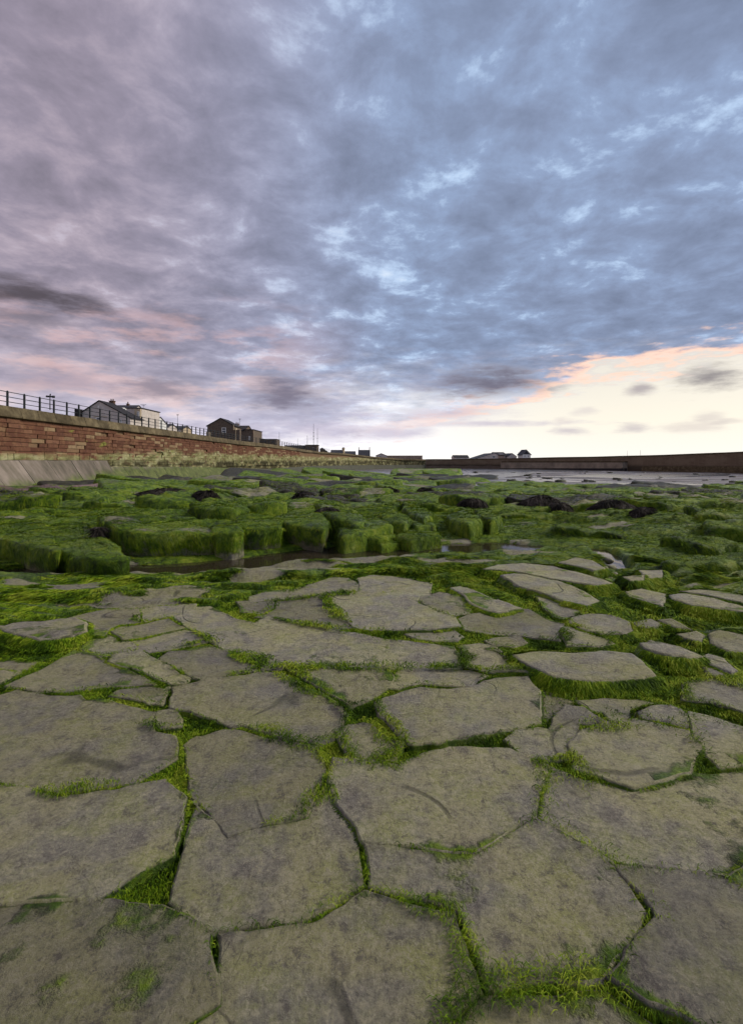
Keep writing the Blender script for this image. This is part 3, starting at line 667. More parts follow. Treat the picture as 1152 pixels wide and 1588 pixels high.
for i, (x, y, sp) in enumerate(seeds):
    px = CX+F*x/y; py = HY+F*(EYE+.1)/y
    if y < 8.8:
        if chan_d(np.array([x]), np.array([y]))[0] < .42: continue
        if x > CHAN[10, 0] and y < 5.6: continue
    # keep clear of the named ledge blocks and boulders and of the bank before the channel
    if y < .15+np.interp(px, [-200, 335, 430, 520, 775, 800, 925, 945, 2000], [9.1, 9.3, 10.0, 11.7, 11.2, 9.1, 9.0, 5.6, 5.6]): continue
    if any(inside(Q, np.array([x]), np.array([y]))[0] for Q, _, _ in SLW): continue
    if any(inside(P+(P-P.mean(0))*.10, np.array([x]), np.array([y]))[0] for P in TOPW): continue
    if any(np.hypot(*(P.mean(0)-(x, y))) < .32*math.sqrt(abs(area(P)))+.25*sp for P in TOPW): continue
    if x < -23.6 and y > 24: continue
    if y > 30 and x < -22.6: continue
    if y < 14 and px > 770 and random.random() < .55: continue
    if y > 34 and px > 740 and random.random() < .80: continue
    if y > 22 and px > 700 and random.random() < (.45 if y < 38 else .72): continue
    if 38 < y < 62 and random.random() < .25: continue
    if px < 230 and 20 < y < 33 and random.random() < .5: continue
    d2 = ((SA[:, 0]-x)*.72)**2+((SA[:, 1]-y)*1.25)**2; nb = np.argsort(d2)[1:18]
    w = sp*2.2; poly = [(x-w, y-w), (x+w, y-w), (x+w, y+w), (x-w, y+w)]
    for j in nb:
        a, b2, _ = SA[j]
        nx, ny = (a-x)*.72**2, (b2-y)*1.25**2; l = math.hypot(nx, ny)
        poly = clip(poly, (x+a)/2, (y+b2)/2, nx/l, ny/l)
        if len(poly) < 3: break
    if len(poly) < 3: continue
    P = np.array(poly); c = P.mean(0); P = c+(P-c)*random.uniform(.90, 1.02)
    if area(P) < .05*sp*sp: continue
    zb = base_z(y)-.2
    hmax = .42 if y < 13 else .5 if y < 38 else .6
    lift = fbm(np.array([x*.35]), np.array([y*.35]), 3, 91)[0]
    bz = bed(x, y) if y < 30 else base_z(y)
    zt = bz+.03+hmax*(.85 if y < 22 else 1)*max(.08, min(1, (lift-.34)*2.0+random.uniform(-.20, .20)))
    if y < 7.6 and x > 1.5: zt = min(zt, .10+random.uniform(-.06, .08))
    flat_ = px > 740
    if flat_: zt = min(zt, bz+(.16 if y < 22 else .12)+random.uniform(-.05, .06))
    red = px < 190 and 24 < y < 33
    if red: zt = base_z(y)+random.uniform(.05, .2)
    me = rock_mesh(P, zt, random.uniform(-.12, .24)*(.45 if flat_ else 1), zb, i+40, 1.0, (random.choice([0, 0, .2, .45]) if y > 14 else random.choice([0, 0, 0, 0, .35])) if not red else .9, (.085 if y < 13 else .12), 36 if y < 22 else 24, bx=random.uniform(-.20, .12)*(.5 if flat_ else 1))
    dk = y > 15 and not red and random.random() < (.22 if y < 30 else .42)
    if nrock < 300: link('rock', me, M_RED if red else M_WROCK if dk else M_ROCK, REEF, True); nrock += 1
    else: small.append((me, dk))
for k in range(70):                               # loose stones on the wet sand
    y = random.uniform(48, 150); px = random.uniform(620, 1180); x = (px-CX)/F*y; r_ = random.uniform(.15, .6)
    th = np.linspace(0, 2*np.pi, 9)[:-1]; P = np.column_stack([x+r_*1.5*np.cos(th), y+r_*np.sin(th)])
    small.append((rock_mesh(P, base_z(y)+r_*random.uniform(.25, .6), 0, base_z(y)-.3, 2000+k, 1, 0, .12, 10), True))
for dk, nm in ((False, 'distant_rocks'), (True, 'distant_dark_rocks')):
    bmj = bmesh.new()
    for m_, d_ in small:
        if d_ == dk: bmj.from_mesh(m_)
    mj = bpy.data.meshes.new(nm); bmj.to_mesh(mj); bmj.free()
    tag(link(nm, mj, M_WROCK if dk else M_ROCK, REEF, True), None, None, None, 'stuff')
for m_, d_ in small: bpy.data.meshes.remove(m_)
for px_, py_, r_ in ((943, 873, .07), (949, 883, .05), (938, 884, .04), (953, 893, .045), (946, 899, .035), (960, 905, .05), (957, 915, .03), (1010, 1000, .03), (1062, 1075, .035), (1048, 1082, .025), (1070, 1060, .02)):
    x_, y_ = un(px_, py_, -.06); bm = bmesh.new(); bmesh.ops.create_icosphere(bm, subdivisions=2, radius=r_)
    for v_ in bm.verts: v_.co = v_.co*(1+.35*mnoise.noise(v_.co*14+Vector((px_, 0, 0)))); v_.co.z *= .65
    me = bpy.data.meshes.new('pebble'); bm.to_mesh(me); bm.free(); fattr(me, 'moss', np.zeros(len(me.vertices)))
    o = link('pebble', me, M_ROCK, REEF, True); o.location = (x_, y_, -.06+r_*.45)
print('rocks', nrock, len(small))

# ------------------------------------------------------------------ strands of green algae
def strands(name, P, dirs, nrm, L, W, lift, mat, label, cat='algae', kind='stuff', droop=0.0):
    n = len(P); dirs = dirs/np.linalg.norm(dirs, axis=1)[:, None]
    side = np.cross(dirs, nrm); side /= np.linalg.norm(side, axis=1)[:, None]+1e-9
    tw = rng.uniform(-.7, .7, n)[:, None]; side = side*np.cos(tw)+nrm*np.sin(tw)
    L = L[:, None]; W = W[:, None]; lift = lift[:, None]
    mid = P+dirs*L*.5+nrm*lift; tip = P+dirs*L+nrm*lift*rng.uniform(-.2, .6, n)[:, None]-np.array([0, 0, 1])*L*droop
    V = np.stack([P-side*W*.4, P+side*W*.4, mid+side*W*.5, mid-side*W*.5, tip+side*W*.12, tip-side*W*.12], 1).reshape(-1, 3)
    b = np.arange(n)[:, None]*6
    Q = np.concatenate([b+np.array([[0, 1, 2, 3]]), b+np.array([[3, 2, 4, 5]])], 1).reshape(-1, 4)
    me = fmesh(name, V, Q); fattr(me, 'rnd', np.repeat(rng.random(n), 6))
    o = link(name, me, mat, None, True)
    return tag(o, label, cat, None, kind)
def flow(x, y): return -1.35+1.9*(fbm(x*.8, y*.8, 3, 101)-.5)*2
# on the platform: in the joints, along the edges and over the bank before the channel
allP, allD, allL, allW, allH = [], [], [], [], []
for (y0, y1, dens) in ((1.0, 2.4, 32000), (2.4, 3.6, 21000), (3.6, 5.0, 13000), (5.0, 7.3, 7600)):
    n = int(dens*.80*(y1*y1-y0*y0)); ys = np.sqrt(rng.uniform(y0*y0, y1*y1, n)); xs = ys*rng.uniform(-.8, .8, n)
    d = np.full(n, 9.0); i_ = np.zeros(n, bool)
    for Q, z, lip in SLW:
        a = Q.min(0)-.2; b2 = Q.max(0)+.2; m = np.where((xs > a[0]) & (xs < b2[0]) & (ys > a[1]) & (ys < b2[1]))[0]
        if len(m) == 0: continue
        e = edge_dist(Q, xs[m], ys[m]); q = inside(Q, xs[m], ys[m]); d[m] = np.minimum(d[m], np.where(q, -e, e)); i_[m] |= q
    cover = fbm(xs*1.1, ys*1.6, 4, 111)
    creep = .085*np.clip(fbm(xs*2.3, ys*2.3, 4, 115)-.50, 0, 1)/.2
    keep = (d > -.004-creep*rng.random(n)) & (rng.random(n) < sst(cover, .30, .46)+.25*(d < .07))
    zc, mm = shelf(xs, ys); keep &= ~((mm < .35) & (d > .15)); keep &= zc > -.2
    br = sst(np.hypot((xs-1.05)/.65, (ys-2.95)/.38), 1.2, .5); keep &= rng.random(n) > br*.93
    xs, ys, d, zc = xs[keep], ys[keep], d[keep], zc[keep]
    t = 1-sst(d, .03, .30); zb_ = np.minimum(zc, zc*(1-t)-.055*t)
    zs = np.where(d < 0, .004, np.where(d < .08, -.034, zb_-.004))
    s = np.clip(ys/3.2, .55, 2.2)
    opn = sst(d, .10, .30)                         # open mats lie flat and combed, joints bristle
    fl = flow(xs, ys)+rng.normal(0, 1, len(xs))*(.75-.40*opn)
    allP.append(np.column_stack([xs, ys, zs])); allD.append(np.column_stack([np.cos(fl), np.sin(fl), rng.uniform(.0, .28, len(xs))*(d < .1)]))
    k = rng.uniform(.5, 1.3, len(xs)); allL.append(.040*k*s**.6*(1+.9*opn)); allW.append(.0036*s*rng.uniform(.6, 1.4, len(xs))); allH.append(rng.uniform(.006, .022, len(xs))*s**.3*(1-.65*opn))
allN = [np.tile(np.array([[0, 0, 1.0]]), (len(q), 1)) for q in allP]
for Q, z, lip in SLW:                             # fringe hanging over the edges
    D = Q[:, 1].mean()
    if D > 7.5: continue
    nrm = np.roll(Q, -1, 0)-np.roll(Q, 1, 0); seg = np.hypot(nrm[:, 0], nrm[:, 1])/2; nrm = np.stack([nrm[:, 1], -nrm[:, 0]], 1)/(2*seg[:, None]+1e-9)
    n = int(seg.sum()*(5200 if lip > 0 else 1100)*min(1, 3/D)**.7)
    i = rng.choice(len(Q), n, p=seg/seg.sum()); t = rng.random(n)[:, None]; q = Q[i]*(1-t)+np.roll(Q, -1, 0)[i]*t; nn = nrm[i]
    k = rng.random(n) < sst(fbm(q[:, 0]*3, q[:, 1]*3, 3, 117), .34, .50); q, nn = q[k], nn[k]; n = len(q)
    dn = rng.random(n)**1.3*(.03+lip*.9)
    p = np.column_stack([q+nn*(dn*(.3+.55*(lip > 0))+.002)[:, None], z-.004-dn])
    allP.append(p); a = rng.normal(0, .35, n); allD.append(np.column_stack([nn[:, 0]*.8-nn[:, 1]*a, nn[:, 1]*.8+nn[:, 0]*a, -rng.uniform(.3, 1.1, n)])); allN.append(np.column_stack([nn*.8, np.full(n, .6)]))
    s = np.clip(D/3.2, .55, 2.2); allL.append((.024+.018*(lip > 0))*s**.5*rng.uniform(.5, 1.3, n)); allW.append(.0034*s*rng.uniform(.6, 1.4, n)); allH.append(rng.uniform(.001, .010, n))
P = np.vstack(allP); up = np.vstack(allN); up0 = np.tile(np.array([[0, 0, 1.0]]), (len(P), 1))
strands('green_algae', P, np.vstack(allD), up, np.concatenate(allL), np.concatenate(allW), np.concatenate(allH), M_ALGAE, 'bright green algae filling the joints between the flat grey slabs')
print('joint strands', len(P))
# on the rocks of the reef
PP, DD, NN, LL, WW, HH = [], [], [], [], [], []
def on_mesh(V, T, mo, dens):
    a, b2, c = V[T[:, 0]], V[T[:, 1]], V[T[:, 2]]; cr = np.cross(b2-a, c-a); A = np.linalg.norm(cr, axis=1)/2
    ok = A > 1e-8
    n = rng.poisson(A.sum()*dens)
    if n == 0: return
    f = rng.choice(len(T), n, p=A/A.sum()); u, v = rng.random(n), rng.random(n); k = u+v > 1; u[k] = 1-u[k]; v[k] = 1-v[k]
    p = a[f]+(b2-a)[f]*u[:, None]+(c-a)[f]*v[:, None]; nr_ = cr[f]/(2*A[f][:, None]+1e-12); nr_[nr_[:, 2] < -.3] *= 1
    m = mo[T[f, 0]]+.9*(fbm(p[:, 0]*3, p[:, 1]*3+p[:, 2]*3, 3, 121)-.5)
    keep = (m > rng.uniform(.35, .62, n)) & (p[:, 2] > -.22+0*m if p[:, 1].mean() < 12 else True)
    keep &= nr_[:, 1] < .75; keep &= rng.random(n) < np.where(nr_[:, 2] < .45, .5, 1.0)
    p, nr_ = p[keep], nr_[keep]; n = len(p)
    if n == 0: return
    fl = flow(p[:, 0], p[:, 1])+rng.normal(0, .55, n)
    g = np.column_stack([np.cos(fl)*.55, np.sin(fl)*.55, np.full(n, -1.0)]); t = g-nr_*np.sum(g*nr_, 1)[:, None]+nr_*.10
    s = np.clip(p[:, 1]/7.5, .8, 2.6)
    PP.append(p-nr_*.006); DD.append(t); NN.append(nr_); st = np.clip(1-nr_[:, 2], 0, 1); LL.append((.050+.11*st)*s**.7*rng.uniform(.5, 1.3, n)); WW.append(.0056*s*(1-.35*st)*rng.uniform(.6, 1.4, n)); HH.append(rng.uniform(.003, .012, n)*s)
for V, T, mo in ROCKTRI:
    y = V[:, 1].mean()
    if y < 9: on_mesh(V, T, mo, 3000)
    elif y < 14: on_mesh(V, T, mo, 1200)
    elif y < 22: on_mesh(V, T, mo, 190)
# and on the bed between them
n = 130000; ys = np.sqrt(rng.uniform(6.6**2, 15**2, n)); xs = ys*rng.uniform(-.8, .8, n); zc, mm = shelf(xs, ys)
k = (mm+.5*(rng.random(n)-.5) > .55) & (zc > -.24) & (chan_d(xs, ys) > .30); xs, ys, zc = xs[k], ys[k], zc[k]; n = len(xs); fl = flow(xs, ys)+rng.normal(0, .5, n); s = np.clip(ys/7.5, .8, 2.0)
PP.append(np.column_stack([xs, ys, zc])); DD.append(np.column_stack([np.cos(fl), np.sin(fl), np.full(n, .05)])); NN.append(np.tile([[0, 0, 1.0]], (n, 1)))
LL.append(.07*s*rng.uniform(.5, 1.3, n)); WW.append(.0060*s*rng.uniform(.6, 1.4, n)); HH.append(rng.uniform(.004, .018, n))
P = np.vstack(PP); print('rock strands', len(P))
strands('green_algae', P, np.vstack(DD), np.vstack(NN), np.concatenate(LL), np.concatenate(WW), np.concatenate(HH), M_ALGAE, 'combed green algae draped over the rocks behind the channel')

# ------------------------------------------------------------------ heaps of dark wrack
def wrack(px, py, z, wpx, hpx, label, n=700):
    z0 = z
    for _ in range(4):
        x, y = un(px, py, z); rr = max(.25, wpx/2/F*y)
        zs = [v[:, 2].max() for v in (V_[np.hypot(V_[:, 0]-x, (V_[:, 1]-y)*1.6) < rr*.8] for V_, _, _ in ROCKTRI) if len(v)]
        z = .5*z+.5*(max(zs)-.02 if zs else bed(x, y))
    rx = wpx/2/F*y; h = hpx/F*y*.42; ry = rx*.55
    n = int(n*2.2); t = rng.uniform(0, 2*np.pi, n); r = np.sqrt(rng.random(n))*(.8+.45*fbm(np.cos(t)*2+px, np.sin(t)*2, 3, 135))
    hx = x+rx*r*np.cos(t)*.9; hy = y+ry*r*np.sin(t)*.9; lump = .55+.9*fbm(hx*2.2, hy*2.2, 3, 131)
    hz = z+h*(1-r**2.2)*lump-.02
    nn = np.column_stack([np.cos(t)*r*1.0, np.sin(t)*r*1.0, np.full(n, .8)]); nn /= np.linalg.norm(nn, axis=1)[:, None]
    a = t+rng.normal(0, 1.5, n); dd = np.column_stack([np.cos(a), np.sin(a), -1.1*r-.1*rng.random(n)])
    s = max(.9, y/10)
    o = strands('seaweed_heap', np.column_stack([hx, hy, hz]), dd, nn, .17*s*rng.uniform(.4, 1.3, n), .017*s*rng.uniform(.5, 1.4, n), rng.uniform(-.01, .035, n)*s, M_WEED, label, 'seaweed', None)
    o['group'] = 'heaps of dark wrack on the reef'
    # matted body the fronds lie on
    th = np.linspace(0, 2*np.pi, 28, endpoint=False); V = []
    for k in (1.0, .85, .65, .4, .15):
        vx = x+rx*k*np.cos(th); vy = y+ry*k*np.sin(th); V.append(np.column_stack([vx, vy, z-.06+h*(1-k**2.2)*(.55+.9*fbm(vx*2.2, vy*2.2, 3, 131))*.92]))
    V.append(np.array([[x, y, V[-1][:, 2].mean()]])); V = np.vstack(V)
    f = [(k*28+i, k*28+(i+1) % 28, (k+1)*28+(i+1) % 28, (k+1)*28+i) for k in range(4) for i in range(28)]+[(112+i, 112+(i+1) % 28, 140) for i in range(28)]
    me = pyd('matted_body', V, f); fattr(me, 'rnd', rng.random(len(V))*.4); b_ = link('matted_body', me, M_WEED, o, True)
wrack(262, 764, .12, 110, 16, 'long low heap of dark wrack left of the round black clump', 900)
wrack(318, 770, .10, 44, 22, 'round black clump of wrack at the right end of the long low heap')
wrack(472, 770, .10, 40, 20, 'small dark clump of wrack alone on pale green rock')
wrack(508, 792, .40, 42, 16, 'dark wrack draped over the rounded boulder behind the ledge')
wrack(600, 760, .10, 44, 9, 'thin dark strip of wrack in the middle of the far reef')
wrack(660, 762, .05, 26, 15, 'little black clump of wrack in the middle of the far reef')
wrack(732, 774, .12, 44, 15, 'dark wrack clump just left of the broad heaps')
wrack(838, 780, .16, 72, 22, 'broad dark heap of wrack, left one of the two big heaps', 900)
wrack(868, 786, .12, 34, 20, 'hanging tuft of dark wrack between the two big heaps')
wrack(952, 786, .18, 84, 24, 'largest heap of dark wrack on the right of the reef', 1100)
wrack(1000, 796, .10, 50, 24, 'dark wrack hanging down at the right end of the largest heap', 900)
wrack(153, 822, .26, 14, 30, 'dark wrack hanging in the cleft left of the biggest ledge block', 260)

# ------------------------------------------------------------------ water
def sheet(name, pts, z, mat, label):
    me = pyd(name, [(x, y, z) for x, y in pts], [tuple(range(len(pts)))]); o = link(name, me, mat); return tag(o, label, None, None, 'structure')
lo = [(x-.05, y-.75) for x, y in CHAN[:10]]; hi = [(x-.05, y+.75) for x, y in CHAN[:10]][::-1]
sheet('channel_water', lo+[(CHAN[12][0]-.4, CHAN[12][1]-.1), (CHAN[12][0]+.4, CHAN[12][1]-.1), (CHAN[10][0]+.5, CHAN[10][1]+.4)]+hi, -.14, M_WATER, 'still brown water standing in the rock channel')
ZB = lambda pts: [(850+x/3.81, 670+y/3.81) for x, y in pts]
def pool(px, z, label):
    P = np.array([un(a, b2, z) for a, b2 in px]); Q = densify(P, .5); Q = smooth_poly(Q, 3)
    Q = Q+((np.stack([fbm(Q[:, 0]*.25, Q[:, 1]*.25, 4, 141), fbm(Q[:, 0]*.25, Q[:, 1]*.25, 4, 147)], 1)-.5)*2.4*min(1, Q[:, 1].mean()/60))
    c = Q.mean(0); me = pyd('tide_pool', [(*p, z) for p in Q], [tuple(range(len(Q)))]); o = link('tide_pool', me, M_SHALLOW); return tag(o, label, None, None, 'structure')
def zat(py):                                      # ground level under a pixel row
    z = -1.0
    for _ in range(20): z = float(base_z((EYE-z)*F/(py-HY)))
    return z
# ------------------------------------------------------------------ beach
ys = np.concatenate([np.linspace(26, 60, 60), np.linspace(62, 260, 90)]); xs = np.linspace(-1.0, 1.25, 120)
X = ys[:, None]*xs[None, :]; X = np.where(X < -24.6, -24.6, X)
Y = np.repeat(ys[:, None], 120, 1); Zs = base_z(Y)+.02*(fbm(X*.15, Y*.15, 4, 151)-.5)*np.clip(Y/20, 1, 6)-.02
Zs = Zs+(-.35)*(1-sst(Y, 30, 40))
gi = np.arange(len(ys)*120).reshape(len(ys), 120); qd = np.stack([gi[:-1, :-1], gi[:-1, 1:], gi[1:, 1:], gi[1:, :-1]], -1).reshape(-1, 4)
tag(link('beach', fmesh('beach', np.stack([X, Y, Zs], -1).reshape(-1, 3), qd), M_SAND, None, True), 'wet grey sand of the beach below the harbour wall', None, None, 'structure')
g = [(-4000, -4000), (4000, -4000), (4000, 6000), (-4000, 6000)]
tag(link('ground', pyd('ground', [(x, y, -3.2) for x, y in g], [(0, 1, 2, 3)]), M_SAND), 'wide ground reaching to the horizon', None, None, 'structure')
pool(ZB([(-120,266),(60,262),(300,247),(500,252),(700,249),(900,249),(1066,243),(1062,254),(800,262),(640,275),(400,278),(200,272),(-100,280)]), zat(736)+.10, 'long bright tide pool below the harbour wall')
pool(ZB([(318,300),(480,303),(650,298),(800,305),(960,308),(1152,318),(1300,340),(1300,362),(1152,348),(1000,332),(820,322),(640,322),(480,318),(350,322)]), zat(750)+.12, 'bright tide pool nearer the reef on the right')
pool(ZB([(-560,216),(-200,213),(150,216),(400,221),(300,230),(-50,236),(-300,236),(-500,228)]), zat(729)+.09, 'thin sheet of water at the foot of the harbour wall')
pool(Z2([(860,30),(1000,10),(1152,6),(1300,8),(1240,22),(1100,34),(960,38)]), zat(737)+.14, 'pale pool beyond the middle of the reef')
pool(Z2([(420,58),(520,50),(700,55),(780,62),(770,80),(640,76),(500,72)]), zat(752)+.12, 'pale wet gap in the middle of the reef')

# ------------------------------------------------------------------ sea wall on the left
WL = [(-26.0, d) for d in (22, 40, 60, 80, 96)]+[at(px, 700, d)[:2] for px, d in ((430, 120), (490, 158), (540, 188), (580, 208), (622, 221), (660, 226))]
WZ_D = [20, 96, 120, 158, 188, 208, 221, 226]; WZ_Z = [5.3, 5.3, 5.15, 4.35, 4.0, 3.0, 2.15, 1.95]
def capz(d): return float(np.interp(d, WZ_D, WZ_Z))
def wall_xy(s):                                   # walk along the wall by arc length
    for (x0, y0), (x1, y1) in zip(WL[:-1], WL[1:]):
        l = math.hypot(x1-x0, y1-y0)
        if s <= l: return x0+(x1-x0)*s/l, y0+(y1-y0)*s/l, math.atan2(y1-y0, x1-x0)
        s -= l
    return WL[-1][0], WL[-1][1], math.atan2(WL[-1][1]-WL[-2][1], WL[-1][0]-WL[-2][0])
WLEN = sum(math.hypot(b2[0]-a[0], b2[1]-a[1]) for a, b2 in zip(WL[:-1], WL[1:]))
SW = empty('sea_wall', (-26, 35, 0), 'long red sandstone sea wall with brown coping on the left', 'wall')
def child(o, parent):
    o.parent = parent; o.matrix_parent_inverse = parent.matrix_world.inverted(); return o
mb = MB(); ss = np.linspace(0, WLEN, 60); pr = []
for s in ss:
    x, y, a = wall_xy(s); nx, ny = math.sin(a), -math.cos(a)       # towards the sea
    pr.append([(x-nx*1.0, y-ny*1.0, -3.0), (x-nx*.12, y-ny*.12, -3.0), (x-nx*.12, y-ny*.12, capz(y)-.06), (x-nx*1.0, y-ny*1.0, capz(y)-.06)])
v = [p for q in pr for p in q]; f = [(k*4+i, k*4+(i+1) % 4, k*4+4+(i+1) % 4, k*4+4+i) for k in range(len(pr)-1) for i in range(4)]
mb.add(v, f); mb.build('core', M_MORTAR, SW)
# shared block shapes
def block_mesh(k):
    bm = bmesh.new(); bmesh.ops.create_cube(bm, size=1.0); r_ = random.Random(k)
    for v_ in bm.verts: v_.co += Vector((r_.uniform(-.02, .02), r_.uniform(-.10, .10), r_.uniform(-.07, .07)))
    bmesh.ops.bevel(bm, geom=[e for e in bm.edges], offset=.035, segments=1, affect='EDGES')
    me = bpy.data.meshes.new('stone_block'); bm.to_mesh(me); bm.free(); return me
BR = [block_mesh(k) for k in range(7)]; BP = []
for m_ in BR: m2 = m_.copy(); m_.materials.append(M_RBLOCK); m2.materials.append(M_PBLOCK); BP.append(m2)
from mathutils import Matrix, Euler
farm = {0: bmesh.new(), 1: bmesh.new()}; nblk = 0
def block(s0, L, z0, h, pale, proud, near):
    global nblk
    x, y, a = wall_xy(s0+L/2); nx, ny = math.sin(a), -math.cos(a)
    k = random.randrange(7)
    M_ = Matrix.Translation((x+nx*(proud-.14), y+ny*(proud-.14), z0+h/2)) @ Matrix.Rotation(a, 4, 'Z') @ Matrix.Diagonal((L-.03, .34, h-.03, 1))
    if near:
        o = bpy.data.objects.new('stone_block', (BP if pale else BR)[k]); C.objects.link(o); o.parent = SW; o.matrix_parent_inverse = SW.matrix_world.inverted(); o.matrix_basis = M_; nblk += 1
    else:
        t = BR[k].copy(); t.transform(M_); farm[1 if pale else 0].from_mesh(t); bpy.data.meshes.remove(t)
NEAR_S = 38.0
for c in range(9):                                # courses from the coping down
    h = .335; z0f = 4.42-.335*(c+1); s = 8.5+random.uniform(0, .8)
    while s < 118:
        L = random.uniform(.9, 1.9) if s < 60 else random.uniform(1.0, 2.2)
        d = wall_xy(s)[1]; dzc = capz(d)-5.3
        if z0f+dzc > -2.2 and random.random() > .03:
            pale = random.random() < (.17 if c < 6 else .30)
            block(s, L, z0f+dzc*max(0, 1-c/9), h, pale, random.uniform(-.02, .06) if not pale else random.uniform(-.06, .02), s < NEAR_S)
        s += L
s = 8.0
while s < 118:                                    # upright footing stones
    L = random.uniform(.55, 1.0); block(s, L, .86 if s > 25 else 1.40, .54, random.random() < .3, random.uniform(.05, .12), s < NEAR_S)
    if s > 25: block(s, L, 1.40, .0+.30, random.random() < .4, random.uniform(.02, .07), False)
    if s > 26: block(s+.2, L, .30, .55, random.random() < .2, random.uniform(.08, .14), False)
    s += L
for k, nm, mt in ((0, 'distant_red_blocks', M_RBLOCK), (1, 'distant_pale_blocks', M_PBLOCK)):
    me = bpy.data.meshes.new(nm); farm[k].to_mesh(me); farm[k].free()
    for p in me.polygons: p.material_index = 0
    me.materials.clear(); me.materials.append(mt); o = bpy.data.objects.new(nm, me); C.objects.link(o); child(o, SW); o['kind'] = 'stuff'
print('blocks', nblk)
s = 8.0
while s < WLEN-.5:                                # coping
    L = random.uniform(1.9, 2.3) if s < 70 else 6.0
    e = min(s+L-.035, WLEN); mbc = MB(); vv = []
    jz = random.uniform(-.02, .02)
    for q in (s, e):
        x, y, a = wall_xy(q); nx, ny = math.sin(a), -math.cos(a); zc = capz(y)+jz
        for off, dz_ in ((.16, -.86), (.30, -.80), (.30, -.70), (.06, -.03), (-.02, 0), (-.9, 0), (-.9, -.86)): vv.append((x+nx*off, y+ny*off, zc+dz_*(1 if y < 150 else .8)))
    n = 7; mbc.add(vv, [tuple(range(n)), tuple(range(2*n-1, n-1, -1))]+[(i, i+n, (i+1) % n+n, (i+1) % n) for i in range(n)])
    mbc.build('coping_stone', M_COPE, SW); s += L

# concrete apron at the foot of the wall
AP = empty('concrete_apron', (-25, 40, 0), 'sloping concrete apron panels at the foot of the sea wall', 'apron')
def footz(d): return float(np.interp(d, [20, 32.5, 45, 54, 68, 106, 226], [-.2, -.21, -.71, -1.07, -1.6, -2.2, -2.5]))-.12
def topz(d): return 1.405 if d < 48.3 else float(np.interp(d, [48.3, 53, 72, 113, 160, 226], [.80, .74, .46, -.5, -.3, -.6]))
s = 1.0
while s < WLEN-3:
    L = random.uniform(3.0, 3.6) if s < 90 else 7.0
    if s < 26.3 < s+L: L = 26.3-s
    e = s+L-.05; vv = []; j = random.uniform(-.015, .015)
    for q in (s, e):
        x, y, a = wall_xy(q); nx, ny = math.sin(a), -math.cos(a); tz = topz(y-(.1 if q == e else -.1))
        for off, zq in ((.0, tz+j), (.22, tz+j), (1.58, footz(y)+.02+j), (1.62, footz(y)-.6), (0, footz(y)-.6)): vv.append((x+nx*off, y+ny*off, zq))
    n = 5; mbc = MB(); mbc.add(vv, [tuple(range(n)), tuple(range(2*n-1, n-1, -1))]+[(i, i+n, (i+1) % n+n, (i+1) % n) for i in range(n)]); mbc.build('panel', M_CONC, AP); s += L

# promenade behind the wall
v = []
PW = WL+[]
for (x, y) in WL:
    i = WL.index((x, y)); a = wall_xy(0)[2]
    v.append((x-.9, y+.2, capz(y)-.02)); v.append((x-260, y+(60 if y > 150 else 0), capz(y)-.02))
tag(link('promenade', pyd('promenade', v, [(2*i, 2*i+2, 2*i+3, 2*i+1) for i in range(len(WL)-1)]), M_PROM), 'paved promenade on top of the sea wall', None, None, 'structure')

# railing
RL = empty('railing', (-26.3, 35, 5.3), 'dark iron railing with three rails along the sea wall', 'railing')
def rail_pt(s, h): x, y, a = wall_xy(s); return (x-math.sin(a)*.35, y+math.cos(a)*.35, capz(y)+h)
post = None; s = 8.6
sp_list = []
while s < 150: sp_list.append(s); s += 1.75 if s < 60 else 2.0
for s in sp_list:
    x, y, z = rail_pt(s, 0)
    if post is None:
        m_ = MB(); m_.box(-.055, .055, -.055, .055, 0, 1.10); m_.box(-.075, .075, -.075, .075, 0, .06); m_.prism([(-.055, 1.10), (.055, 1.10), (0, 1.17)], -.055, .055)
        post = m_.build('post', M_METAL); post.location = (x, y, z); child(post, RL)
    else:
        o = post.copy(); C.objects.link(o); o.location = (x, y, z)
for h in (1.08, .72, .36):
    m_ = MB(); pts = [rail_pt(s, h) for s in np.arange(8.6, 150, 3.5)]
    for p, q in zip(pts[:-1], pts[1:]): m_.tube(p, q, .030, 6)
    m_.build('rail', M_METAL, RL)
# viewer on a post behind the rail
tx, ty, tz = at(77.5, 640, 37.8); T0 = empty('viewing_telescope', (tx, ty, 5.28), 'small dark viewer on a thin post behind the railing', 'telescope')
m_ = MB(); m_.tube((tx, ty, 5.28), (tx, ty, 6.22), .04, 8, .03); m_.build('post', M_METAL, T0, True)
m_ = MB(); m_.tube((tx-.28, ty, 6.30), (tx+.20, ty, 6.27), .075, 10, .06); m_.build('barrel', M_METAL, T0, True)
m_ = MB(); m_.tube((tx+.20, ty, 6.27), (tx+.34, ty, 6.265), .095, 10); m_.build('eyepiece', M_METAL, T0, True)
m_ = MB(); m_.prism([(tx-.03, 6.36), (tx+.07, 6.36), (tx+.05, 6.5), (tx+.0, 6.47)], ty-.03, ty+.03); m_.build('sight', M_METAL, T0)

